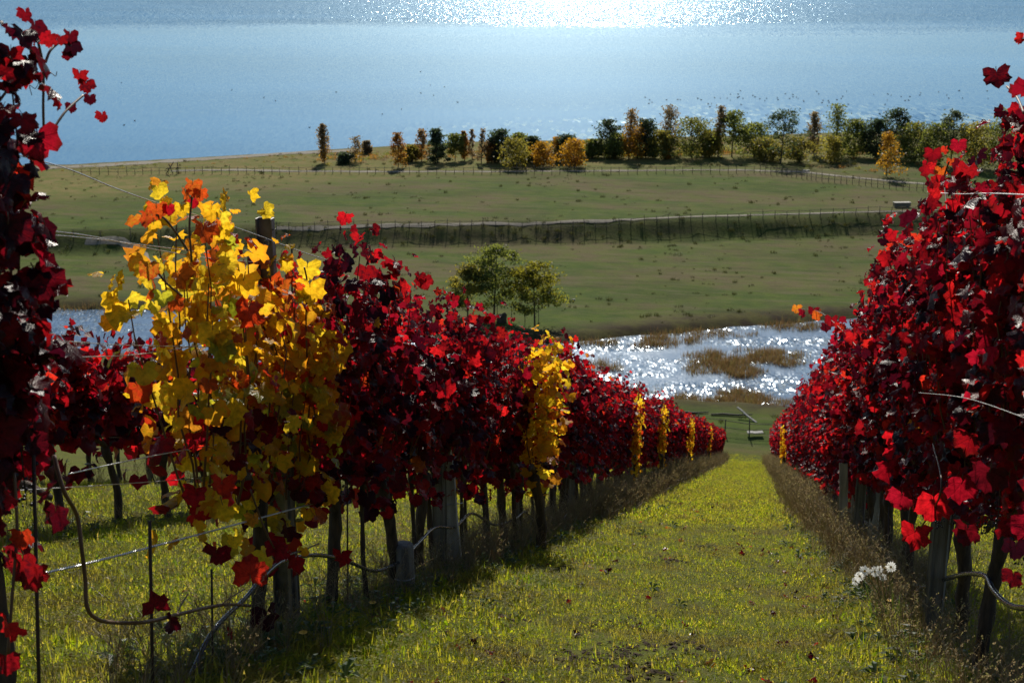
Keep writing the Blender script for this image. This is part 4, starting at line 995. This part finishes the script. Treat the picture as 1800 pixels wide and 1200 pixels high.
for _ in range(40): blade(mb, np.array([random.uniform(-.1, .1), random.uniform(-.1, .1), 0]), random.uniform(.1, .3), .012, random.uniform(.2, 1), random.uniform(0, 6.28), random.random())
mb.build('leaves', M['weed'], root)['kind'] = 'stuff'
for i, (x, y, lab) in enumerate(((655, 1060, 'small orange dandelion in the grass under the left row'), (533, 1112, 'yellow dandelion low in the weeds below the yellow vine'), (1437, 934, 'yellow flower head in the dry grass of the right row'), (1563, 1057, 'tiny yellow flower under the daisies'))):
    P_ = hpt(x, y, .1); root2 = empty('dandelion', (P_[0], P_[1], gz(P_[0], P_[1]))); tag(root2, lab, 'flower')
    mb = MB(); mb.tube([(0, 0, 0), (.005, 0, .05), (0, 0, .10)], .002, 4, False); mb.build('stem', M['weed'], root2)
    mb = MB()
    for k in range(14):
        a = k*.45; d = np.array([math.cos(a), math.sin(a), .35]); s = np.array([-d[1], d[0], 0])*.004; mb.add([(0, 0, .1), tuple(np.array([0, 0, .1])+d*.018+s), tuple(np.array([0, 0, .1])+d*.02-s)], [(0, 1, 2)])
    mb.build('flower', M['disc'], root2)

# fallen leaves on the grass
fl = []
for mt in ('red', 'dark', 'orange'):
    V, T = LEAF_MID[random.randrange(8)]; mb = MB(); mb.add(V, T, random.random(), V[:, :2]/.52, len(fl)); fl.append(mb)
n = 900; x = np.r_[RNG.normal(XL+.3, .7, n), RNG.normal(XR-.3, .7, n)]; y = RNG.uniform(4.5, 30, 2*n)**1.0; k = on_hill_visible(x, y) & (RNG.uniform(0, 1, 2*n) < .38); x, y = x[k], y[k]; n = len(x)
scatter('fallen_leaves', fl, [M['red'], M['dark'], M['orange']], np.stack([x, y, ground_z(x, y)+.02], -1), np.stack([RNG.uniform(-.6, .6, n)-.3, RNG.uniform(-.6, .6, n), RNG.uniform(0, 6.28, n)], -1), RNG.uniform(.035, .085, n), RNG.integers(0, 3, n), 'fallen red and brown vine leaves lying in the grass')
clod = []
for _ in range(3):
    mb = MB(); a = np.random.rand(6)
    V = [(0, 0, .5)]+[(math.cos(t_)*random.uniform(.6, 1.1), math.sin(t_)*random.uniform(.6, 1.1), random.uniform(0, .15)) for t_ in np.linspace(0, 6.28, 8)[:-1]]
    mb.add(V, [(0, 1+i, 1+(i+1) % 7) for i in range(7)]); clod.append(mb)
X = []; Y = []
for h in HOLES:
    for _ in range(60): X.append(h[0]+random.gauss(0, .13)); Y.append(h[1]+random.gauss(0, .24))
X = np.array(X); Y = np.array(Y); n = len(X)
M['soil'] = simple('dark_soil', (.05, .036, .024), .95, 0, 60, .4, .1)
scatter('soil_clods', clod, [M['soil']], np.stack([X, Y, ground_z(X, Y)+.005], -1), np.stack([RNG.uniform(-.3, .3, n), RNG.uniform(-.3, .3, n), RNG.uniform(0, 6.28, n)], -1), RNG.uniform(.008, .028, n), RNG.integers(0, 3, n), 'crumbled dark soil in the bare patches of the path')

# ------------------------------------------------------------------ pond reeds, meadow tussocks, shore scrub
def reedtuft(h):
    mb = MB()
    for _ in range(9):
        a = random.uniform(0, 6.28); d = np.array([math.cos(a), math.sin(a), 0]); b = np.array([random.uniform(-.35, .35), random.uniform(-.35, .35), -.2]); L = h*random.uniform(.6, 1.1)
        blade(mb, b, L+.2, .045, random.uniform(.05, .45), a, random.random(), 2)
    return mb
rv = [reedtuft(.55), reedtuft(.75), reedtuft(.4)]
pts = []
def reeds(cx, cy, rx, ry, n):
    for _ in range(n):
        a = random.uniform(0, 6.28); r = math.sqrt(random.random()); x = cx+rx*r*math.cos(a)+random.gauss(0, rx*.08); y = cy+ry*r*math.sin(a)
        P_ = onz(x, y, Z_LAKE)
        if wob(P_[0], P_[1], 1.1) > -.55+r*.5: pts.append(P_)
for a in ((1330, 632, 90, 17, 1100), (1250, 640, 50, 22, 480), (1300, 654, 45, 12, 300), (1290, 700, 55, 13, 420), (1340, 708, 60, 8, 160), (1175, 600, 60, 9, 300), (1240, 588, 90, 8, 240), (1065, 645, 38, 9, 160), (1120, 608, 70, 5, 120), (1390, 575, 50, 8, 160), (1210, 703, 30, 9, 120),
          (1060, 604, 45, 4, 120), (1350, 560, 90, 4, 150), (225, 549, 45, 6, 100), (160, 543, 60, 4, 80), (200, 630, 90, 5, 200), (1280, 718, 110, 3, 260), (1110, 688, 60, 8, 90), (800, 640, 60, 20, 120)): reeds(*a)
pts = np.array(pts); n = len(pts); print('reeds', n)
scatter('reeds', rv, [M['reed']], pts, np.stack([np.zeros(n), np.zeros(n), RNG.uniform(0, 6.28, n)], -1), RNG.uniform(.6, 1.25, n), RNG.integers(0, 3, n), 'brown reeds standing in clumps in the bright pond')
pts = []
while len(pts) < 1500:
    u = random.uniform(-75, 100); v = random.uniform(104, 262); 
    if v > np.interp(u, *SH)-4: continue
    if np.interp(u, *PN)-2 < v < np.interp(u, *PF)+1: continue
    if abs(u)/v > .42: continue
    P_ = RGT*u+FWD*v
    if random.random() > .25+.9*float(wob(u, v, .25)): continue
    pts.append((P_[0], P_[1], gz(P_[0], P_[1])))
for _ in range(520):  # extra tussocks added on the bank to darken it and break up fence shadows
    u = random.uniform(-75, 85); v = float(np.interp(u, *BK))+random.gauss(2.0, 1.7); P_ = RGT*u+FWD*v; pts.append((P_[0], P_[1], gz(P_[0], P_[1])))
n = len(pts)
tv = [tuft(26, .22, .08, .26, .03, 1.2, 2), tuft(20, .3, .06, .2, .035, 1.3, 2), tuft(30, .16, .1, .3, .025, .8, 2)]
scatter('tussocks', tv, [M['tussock']], pts, np.stack([np.zeros(n), np.zeros(n), RNG.uniform(0, 6.28, n)], -1), RNG.uniform(.5, 1.7, n)**1.4, RNG.integers(0, 3, n), 'small dark tussocks dotted over the meadow')

def clump(n, r, flat=.7, leaf=.16):
    mb = MB()
    for _ in range(n):
        d = np.random.normal(0, 1, 3); d /= np.linalg.norm(d); c = d*r*random.uniform(.4, 1.0); c[2] = abs(c[2])*flat
        a = np.random.normal(0, 1, 3); a /= np.linalg.norm(a); b = np.cross(a, np.random.normal(0, 1, 3)); b /= np.linalg.norm(b); s = leaf*random.uniform(.6, 1.4)
        mb.add([c-a*s*.5, c+b*s*.3, c+a*s*.5, c-b*s*.3], [(0, 1, 2, 3)], random.random())
    return mb
sc_mats = [CR['orange'], CR['olive'], CR['brown'], CR['green']]; sv = []
for i in range(4):
    mb = clump(110, .8, .8); mb.m = [i]*len(mb.m); sv.append(mb)
pts = []; var = []
def scrub(x0, x1, ya, yb, n, pr, zs=(.4, 1.1)):
    for _ in range(n):
        x = random.uniform(x0, x1); f = (x-x0)/(x1-x0); y = random.gauss(ya+(yb-ya)*f, 5); P_ = gpt(x, y, Z_UP-1); pts.append((P_[0], P_[1], P_[2]-.1)); var.append(random.choices(range(4), pr)[0]); ss.append(random.uniform(*zs))
ss = []
scrub(560, 1000, 278, 270, 220, (4, 3, 3, 1), (.4, 1.2)); scrub(1000, 1750, 267, 270, 260, (1, 6, 1, 4), (.8, 1.7)); scrub(1400, 1700, 288, 296, 60, (3, 3, 3, 2), (.4, 1.1)); scrub(100, 560, 296, 278, 90, (1, 2, 2, 2), (.3, .7)); scrub(1050, 1400, 268, 270, 60, (0, 3, 0, 5), (.6, 1.4))
n = len(pts)
scatter('scrub', sv, sc_mats, pts, np.stack([np.zeros(n), np.zeros(n), RNG.uniform(0, 6.28, n)], -1), np.array(ss), np.array(var), 'low autumn scrub along the lake shore')

# ------------------------------------------------------------------ trees
def tree(px, yb, yt, wpx, kind, label, group='trees along the lake shore', z0=Z_UP-.5, nl=None, leaf=None, name=None, trunkf=None, second=None):
    P0 = gpt(px, yb, z0); dist = P0@CF; H = (yb-yt)/FPX*dist/math.cos(PITCH)*.95; W = wpx/FPX*dist*(1.25 if kind[0] in ('round', 'bush', 'open') else 1.15)
    rs = np.random.default_rng(int(px*7+yt)); mb = MB(); tr = MB()
    root = empty(name or {'poplar': 'poplar_tree', 'pine': 'pine_tree', 'fir': 'fir_tree', 'bush': 'shrub'}.get(kind[0], 'tree'), P0); tag(root, label, 'bush' if kind[0] == 'bush' else 'tree', group)
    shape, colr = kind; base = {'poplar': .12, 'pine': .12, 'fir': .02, 'bush': .0, 'round': .06, 'open': .30, 'sparse': .12, 'bare': .12, 'field': .42}[shape]
    if trunkf is not None: base = trunkf
    bend = rs.uniform(-.05, .05)*H
    tp = [(0, 0, -.2), (bend*.3, 0, H*.3), (bend*.7, 0, H*.6), (bend, 0, H*.93)]
    r0 = max(.05, H*.016)
    if shape == 'bush':
        for _ in range(5): a = rs.uniform(0, 6.28); tr.tube([(0, 0, -.1), (math.cos(a)*W*.2, math.sin(a)*W*.2, H*.4), (math.cos(a)*W*.33, math.sin(a)*W*.33, H*.8)], [.06, .04, .015], 5, False)
    else: tr.tube(tp, [r0, r0*.75, r0*.5, r0*.15], 7, False, .06)
    def env(f):
        if shape == 'poplar': return .5*np.interp(f, [0, .15, .5, .85, 1], [.35, .8, 1.0, .55, .1])
        if shape == 'fir': return .5*np.interp(f, [0, .1, .5, .8, 1], [.85, 1.0, .72, .40, .06])
        if shape == 'pine': return .5*np.interp(f, [0, .25, .6, .85, 1], [.65, 1.0, .9, .75, .3])
        if shape == 'bush': return .5*np.interp(f, [0, .3, .7, 1], [.55, 1.0, .85, .25])
        if shape in ('sparse', 'bare'): return .5*np.interp(f, [0, .25, .6, 1], [.8, 1.0, .7, .12])
        return .5*np.interp(f, [0, .2, .6, .85, 1], [.6, 1.0, .92, .6, .2])
    nc = {'poplar': 34, 'pine': 26, 'fir': 40, 'bush': 24, 'round': 44, 'open': 34, 'sparse': 26, 'bare': 22, 'field': 40}[shape]
    lf = leaf or .40; per = nl or {'poplar': 48, 'pine': 80, 'fir': 70, 'bush': 75, 'round': 72, 'open': 55, 'sparse': 44, 'bare': 22, 'field': 150}[shape]
    for k in range(nc):
        f = ((k+rs.random())/nc)**.9; a = rs.uniform(0, 6.28); er = env(f)*W*rs.uniform(.80, 1.12); rr = er*rs.uniform(.35, 1.0) if shape not in ('poplar',) else er*rs.uniform(.2, .9)
        z = H*(base+(1-base)*f)*.97; q = np.array([rr*math.cos(a)+bend*f, rr*math.sin(a), z])
        zb = z-rr*(.5 if shape not in ('poplar', 'sparse', 'bare') else 1.3); zb = max(zb, H*base*.6)
        if rs.random() < .75: tr.tube([(bend*f*.8, 0, zb), (q+np.array([bend*f*.8, 0, zb]))/2+[0, 0, .1], q], [r0*.35, r0*.22, .015], 4, False)
        cr = W*{'poplar': .22, 'pine': .21, 'fir': .17, 'bush': .20, 'round': .21, 'open': .17, 'sparse': .17, 'bare': .18, 'field': .13}[shape]*rs.uniform(.6, 1.3)
        vz = {'poplar': 2.4, 'pine': .5, 'fir': .42, 'bush': 1.0, 'sparse': 1.3, 'bare': 1.6, 'field': .55}.get(shape, .8)
        cb = rs.random()
        for _ in range(per):
            d = rs.normal(0, .55, 3)*np.array([1, 1, vz])*cr; c = q+d
            if c[2] < .03*H or c[2] > H*1.0: continue
            aa = rs.normal(0, 1, 3); aa /= np.linalg.norm(aa); bb = np.cross(aa, rs.normal(0, 1, 3)); bb /= np.linalg.norm(bb)+1e-9; s = lf*rs.uniform(.5, 1.3)
            m = 1 if (second and rs.random() < second[1] and second[2](f)) else 0
            mb.add([c-aa*s*.5, c+bb*s*.32, c+aa*s*.5, c-bb*s*.32], [(0, 1, 2, 3)], (cb*.6+rs.random()*.4) % 1, None, m)
    tr.build('trunk', M['treebark'], root)
    o = mb.build('crown', [CR[colr]]+([CR[second[0]]] if second else []), root, smooth=False)
    return root
low = lambda f: f < .45
high = lambda f: f > .4
T = [
 (571, 287, 217, 20, ('poplar', 'brown'), 'slender brown poplar standing alone, leftmost of the shore trees', ('gold', .5, low)),
 (607, 288, 268, 26, ('bush', 'dark'), 'low dark green bush right of the lone brown poplar', None),
 (625, 285, 239, 30, ('bare', 'brown'), 'thin nearly bare tree above the low dark bush', ('gold', .6, low)),
 (645, 270, 247, 15, ('bush', 'brown'), 'tiny bare grey-brown shrub on the shoreline', None),
 (700, 295, 232, 30, ('sparse', 'orange'), 'sparse orange larch-like tree with a bare top, nearest the fence', ('gold', .6, low)),
 (724, 284, 254, 24, ('bush', 'olive'), 'small olive bush between two orange thin trees', None),
 (741, 283, 226, 28, ('sparse', 'orange'), 'pointed orange-brown tree just left of the dark fir', ('brown', .5, high)),
 (769, 287, 225, 42, ('fir', 'dark'), 'dense dark blue-green fir among the orange trees', None),
 (800, 283, 234, 28, ('open', 'green'), 'thin green tree right of the dark fir', ('olive', .4, low)),
 (817, 282, 230, 16, ('sparse', 'orange'), 'narrow orange tree between thin green and grey bare trees', None),
 (830, 280, 227, 12, ('bare', 'brown'), 'very thin bare grey poplar, left one of a pair', None),
 (846, 287, 226, 18, ('bare', 'brown'), 'bare grey-brown poplar, right one of a pair', None),
 (864, 285, 244, 28, ('bush', 'orange'), 'orange-brown bush left of the tall dark green clump', None),
 (882, 286, 227, 38, ('round', 'dark'), 'dark green tree with a ragged top, left end of the first clump', None),
 (905, 296, 242, 42, ('bush', 'olive'), 'olive-green bushy tree in front of the dark green clump', None),
 (915, 285, 233, 32, ('round', 'green'), 'green tree rising behind the olive bushy one', None),
 (936, 286, 239, 28, ('round', 'dark'), 'dark green tree at the right end of the first clump', None),
 (954, 293, 249, 36, ('bush', 'gold'), 'yellow bush right after the first green clump', None),
 (976, 284, 240, 30, ('sparse', 'gold'), 'looser yellow-green tree between the two golden bushes', ('olive', .5, low)),
 (995, 284, 236, 34, ('round', 'dark'), 'dark green tree just behind the bright golden bush', None),
 (1010, 294, 243, 40, ('bush', 'gold'), 'bright golden bush near the far fence, the most vivid one', None),
 (1042, 277, 244, 34, ('round', 'green'), 'low green tree left of the flat-topped pine', None),
 (1065, 275, 209, 44, ('pine', 'dark'), 'dark flat-topped pine standing above the green trees', None),
 (1082, 279, 234, 34, ('round', 'green'), 'low green tree at the foot of the flat-topped pine', None),
 (1105, 280, 190, 30, ('poplar', 'gold'), 'tall poplar with golden lower crown and bare tip', ('brown', .7, high)),
 (1120, 278, 222, 34, ('bush', 'gold'), 'golden shrub crown right of the bare-tipped poplar', ('olive', .4, low)),
 (1135, 277, 208, 38, ('round', 'dark'), 'dark green tree behind the golden shrub crown', None),
 (1162, 279, 228, 36, ('round', 'olive'), 'olive tree below the tall brown poplar', ('green', .6, low)),
 (1176, 272, 184, 34, ('poplar', 'brown'), 'tall many-stemmed brown poplar, highest of the middle trees', None),
 (1172, 280, 253, 11, ('bush', 'gold'), 'tiny yellow shrub below the many-stemmed brown poplar', None),
 (1215, 277, 206, 62, ('round', 'green'), 'broad rounded green tree right of the many-stemmed poplar', ('olive', .35, high)),
 (1248, 276, 230, 36, ('round', 'olive'), 'olive tree filling the space before the thin brown-green poplar', None),
 (1262, 275, 185, 22, ('poplar', 'brown'), 'thin brown-green poplar amid the glitter', ('green', .5, low)),
 (1286, 276, 193, 40, ('open', 'green'), 'loose green tree with see-through top amid the glitter', None),
 (1325, 276, 216, 54, ('round', 'green'), 'wide low green tree left of the big dark pine', None),
 (1372, 288, 190, 60, ('pine', 'dark'), 'big broad dark pine in front of the glitter', ('olive', .4, low)),
 (1344, 283, 242, 44, ('bush', 'olive'), 'olive-yellow bush at the left foot of the big pine', None),
 (1405, 285, 240, 42, ('bush', 'olive'), 'olive-yellow bush at the right foot of the big pine', ('green', .5, low)),
 (1431, 274, 196, 22, ('poplar', 'brown'), 'bare brownish poplar right of the big pine', None),
 (1466, 276, 182, 40, ('poplar', 'green'), 'tall twin-topped green poplar', None),
 (1458, 286, 238, 42, ('bush', 'olive'), 'olive bush in front of the twin-topped poplar', None),
 (1500, 276, 209, 46, ('round', 'green'), 'green tree between the twin-topped poplar and the tall dark tree', None),
 (1538, 278, 208, 38, ('round', 'dark'), 'dark green tree left of the golden willow', None),
 (1573, 277, 189, 50, ('round', 'dark'), 'tall dark green tree rising behind the golden willow', None),
 (1558, 310, 230, 44, ('sparse', 'gold'), 'golden willow-like tree with dark trunk in front of the green wood', None),
 (1606, 284, 214, 56, ('round', 'green'), 'broad green tree right of the golden willow', ('olive', .3, high)),
 (1642, 292, 216, 46, ('round', 'green'), 'green tree at the right end of the wood', None),
 (1671, 290, 192, 40, ('open', 'pale'), 'pale thin-leaved tree rising at the right end of the wood', None),
 (1712, 296, 214, 56, ('round', 'olive'), 'olive tree half hidden behind the right vine row', None),
 (1762, 300, 190, 56, ('round', 'green'), 'tall green tree hidden behind the top of the right vine row', None)]
for px, yb, yt, w, kd, lab, sec in T: tree(px, yb, yt, w, kd, lab, second=sec)
FT = 'three trees on the meadow beside the pond'
tree(868, 562, 424, 92, ('field', 'green'), 'tallest of three meadow trees, dark green with a slim trunk', FT, Z_MEAD, leaf=.27, trunkf=.24)
tree(940, 573, 458, 104, ('field', 'lime'), 'yellow-green spreading tree, rightmost of the three on the meadow', FT, Z_MEAD, leaf=.27, trunkf=.28, second=('green', .65, low))
tree(822, 560, 460, 76, ('field', 'olive'), 'olive tree half hidden by the vines, leftmost of the three meadow trees', FT, Z_MEAD, leaf=.27, trunkf=.2, second=('green', .6, low))

# ------------------------------------------------------------------ fences, trough, planks, birds
def fence(pix, step, hgt, label, z0, rails=(.45, .85), wpost=.085, zoff=0):
    P = [gpt(x, y, z0) for x, y in pix]; L = []; acc = 0
    for a, b in zip(P[:-1], P[1:]):
        D = np.linalg.norm((b-a)[:2]); s = acc
        while s < D: q = a+(b-a)*s/D; L.append((q[0], q[1], gz(q[0], q[1]))); s += step*random.uniform(.88, 1.12)
        acc = s-D
    L = np.array(L); root = empty('wooden_fence', L[0]); tag(root, label, 'fence', 'rough wooden fences on the meadow'); o0 = L[0]
    pm = []
    for k in range(5):
        mb = MB(); mb.tube([(0, 0, -.3), (random.uniform(-.03, .03), 0, hgt*.5), (random.uniform(-.07, .07), random.uniform(-.05, .05), hgt*random.uniform(.92, 1.1))], [wpost*.55, wpost*.5, wpost*.42], 6, True, .08); pm.append(mb.mesh('post', M['fence']))
    for q in L[:300]:
        o = link('post', random.choice(pm), root, q-o0); o.rotation_euler = (0, 0, random.uniform(0, 6)); o.scale = (1, 1, random.uniform(.85, 1.15))
    for f in rails:
        for i in range(0, len(L)-1, 4):
            seg = L[i:i+5]; mb = MB(); pts = [p-o0+np.array([0, 0, hgt*f+random.uniform(-.08, .08)]) for p in seg]
            mb.tube(pts, .026, 4, True, .15); mb.build('rail', M['fence'], root)
    return root
fence([(486, 404), (620, 402), (800, 402), (900, 402), (1000, 399), (1150, 394), (1300, 388), (1440, 382), (1580, 378), (1700, 372)], 1.65, 1.1, 'rough pole fence along the track above the dark bank', Z_UP)
fence([(130, 425), (205, 424), (256, 424), (330, 415), (420, 408)], 3.4, 1.7, 'widely spaced posts of the fence left of the yellow vine', Z_UP, (.8,))
fence([(130, 308), (300, 306), (560, 306), (800, 306), (1000, 306), (1200, 305), (1332, 305)], 1.35, 1.2, 'low fence across the far end of the green field', Z_UP)
fence([(1336, 305), (1380, 310), (1440, 319), (1520, 327), (1580, 334), (1660, 340), (1760, 350)], .95, 1.35, 'closely posted fence slanting towards the right row', Z_UP, (.4, .8))
fence([(1190, 750), (1240, 757), (1282, 763), (1325, 768), (1375, 768), (1430, 770)], 1.9, 1.2, 'rough pole fence at the foot of the vineyard', Z_MEAD, (.85, .45), .10)
# trough on the field
P_ = gpt(1585, 364, Z_UP); root = empty('water_trough', P_, YAW+.1); tag(root, 'long grey water trough on the field by the right row', 'trough')
mb = MB(); mb.box((0, 0, .38), (2.2, .8, .5)); mb.build('tank', M['steel'], root, smooth=False)
mb = MB(); mb.box((0, 0, .65), (2.3, .9, .06)); mb.build('rim', M['palepost'], root, smooth=False)
for sx in (-.8, .8):
    mb = MB(); mb.box((sx, 0, .0), (.15, .7, .3)); mb.build('leg', M['post'], root, smooth=False)
def slab_at(px, py, z0, size, rz, tilt, name, label, cat, lift=.1):
    P_ = gpt(px, py, z0); mb = MB(); n = 4; V = []
    for i in range(n+1):
        x = size[0]*(i/n-.5); b = .03*math.sin(i*2.1)
        V += [(x, -size[1]/2, b), (x, size[1]/2, b), (x, size[1]/2, b+size[2]), (x, -size[1]/2, b+size[2])]
    F = [(4*i+k, 4*i+(k+1) % 4, 4*i+4+(k+1) % 4, 4*i+4+k) for i in range(n) for k in range(4)]+[(3, 2, 1, 0), (4*n, 4*n+1, 4*n+2, 4*n+3)]
    mb.add(V, F); o = mb.build(name, M['plank'], None, P_+np.array([0, 0, lift]), smooth=False); o.rotation_euler = (0, tilt, rz); tag(o, label, cat); return o
slab_at(1327, 766, Z_MEAD, (1.2, .5, .08), YAW, 0, 'plank_bridge', 'small pale plank bridge by the fence at the foot of the vineyard', 'plank', .25)
slab_at(1312, 736, Z_MEAD, (2.2, .16, .08), YAW-.9, .35, 'plank', 'pale plank lying askew on the grass beyond the lower fence', 'plank', .3)
slab_at(1417, 302, Z_UP, (1.0, .5, .25), YAW, 0, 'white_stone', 'white stone lying beside the far track', 'stone', .0)
slab_at(1008, 528, Z_MEAD, (.3, .2, .15), .4, 0, 'white_stone', 'small white stone alone on the meadow right of the trees', 'stone', .0)
for (px, py, lab) in ((1208, 727, 'dark driftwood log with a pale end on the grass beyond the vines'), (1285, 731, 'dark log lying on the grass beyond the lower fence')):
    P_ = gpt(px, py, Z_MEAD); mb = MB(); mb.tube([(-1.6, 0, .08), (-.6, .1, .12), (.5, 0, .1), (1.7, .15, .14)], [.06, .09, .08, .04], 7, True, .1); o = mb.build('fallen_log', M['fence'], None, P_); o.rotation_euler = (0, 0, YAW-.1); tag(o, lab, 'log')
# mooring-like crossed poles on the far left field, stump by the meadow trees
P_ = gpt(303, 306, Z_UP); root = empty('pole_gate', P_, YAW); tag(root, 'crossed poles of a small gate at the left end of the far fence', 'gate')
for a, b in (((-1, 0, 0), (.3, 0, 1.9)), ((.1, 0, 0), (-.5, .1, 1.6)), ((.9, 0, 0), (.9, 0, 1.8)), ((-1, .1, .8), (1.3, .1, 1.0))):
    mb = MB(); mb.tube([a, b], .07, 6); mb.build('pole', M['fence'], root)
P_ = gpt(882, 566, Z_MEAD); mb = MB(); mb.tube([(0, 0, -.1), (0, 0, .3), (.03, 0, .75), (0, 0, .8)], [.55, .5, .48, .40], 12, True, .1); o = mb.build('tree_stump', M['treebark'], None, P_); tag(o, 'dark broad stump at the foot of the tallest meadow tree', 'stump')
root = empty('wooden_fence', gpt(895, 566, Z_MEAD)); tag(root, 'few loose poles standing between the meadow trees', 'fence', 'rough wooden fences on the meadow')
for i, x in enumerate((-1.2, 0.2, 1.6, 3.0)):
    mb = MB(); mb.tube([(x, 0, -.2), (x+random.uniform(-.1, .1), 0, 1.7)], .035, 5); mb.build('post', M['fence'], root)
# floating waterbirds
mb = MB(); seg = [(-.30, .10, .03), (-.22, .08, .09), (0, .07, .13), (.18, .07, .11), (.27, .09, .04)]
mb.tube([(a, 0, b) for a, b, c_ in seg], [c_ for a, b, c_ in seg], 8, True)
mb.tube([(.20, 0, .10), (.26, 0, .22), (.30, 0, .30), (.38, 0, .31), (.44, 0, .29)], [.05, .035, .05, .035, .01], 6, True)
duck = mb.mesh('waterbird', M['duck'])
for i in range(86):
    if i < 70: px = random.uniform(1120, 1740); py = random.gauss(180-(px-1120)*.02, 8)
    else: px = random.uniform(180, 900); py = random.uniform(120, 230)
    P_ = onz(px, py, Z_LAKE+.02)
    o = link('waterbird', duck, None, P_); o.rotation_euler = (0, 0, random.uniform(0, 6.28)); o.scale = (.75, .75, .75); tag(o, 'dark waterbird floating among its flock on the lake' if i < 70 else 'dark waterbird floating apart from the flock on the left water', 'bird', 'waterbirds floating on the lake')
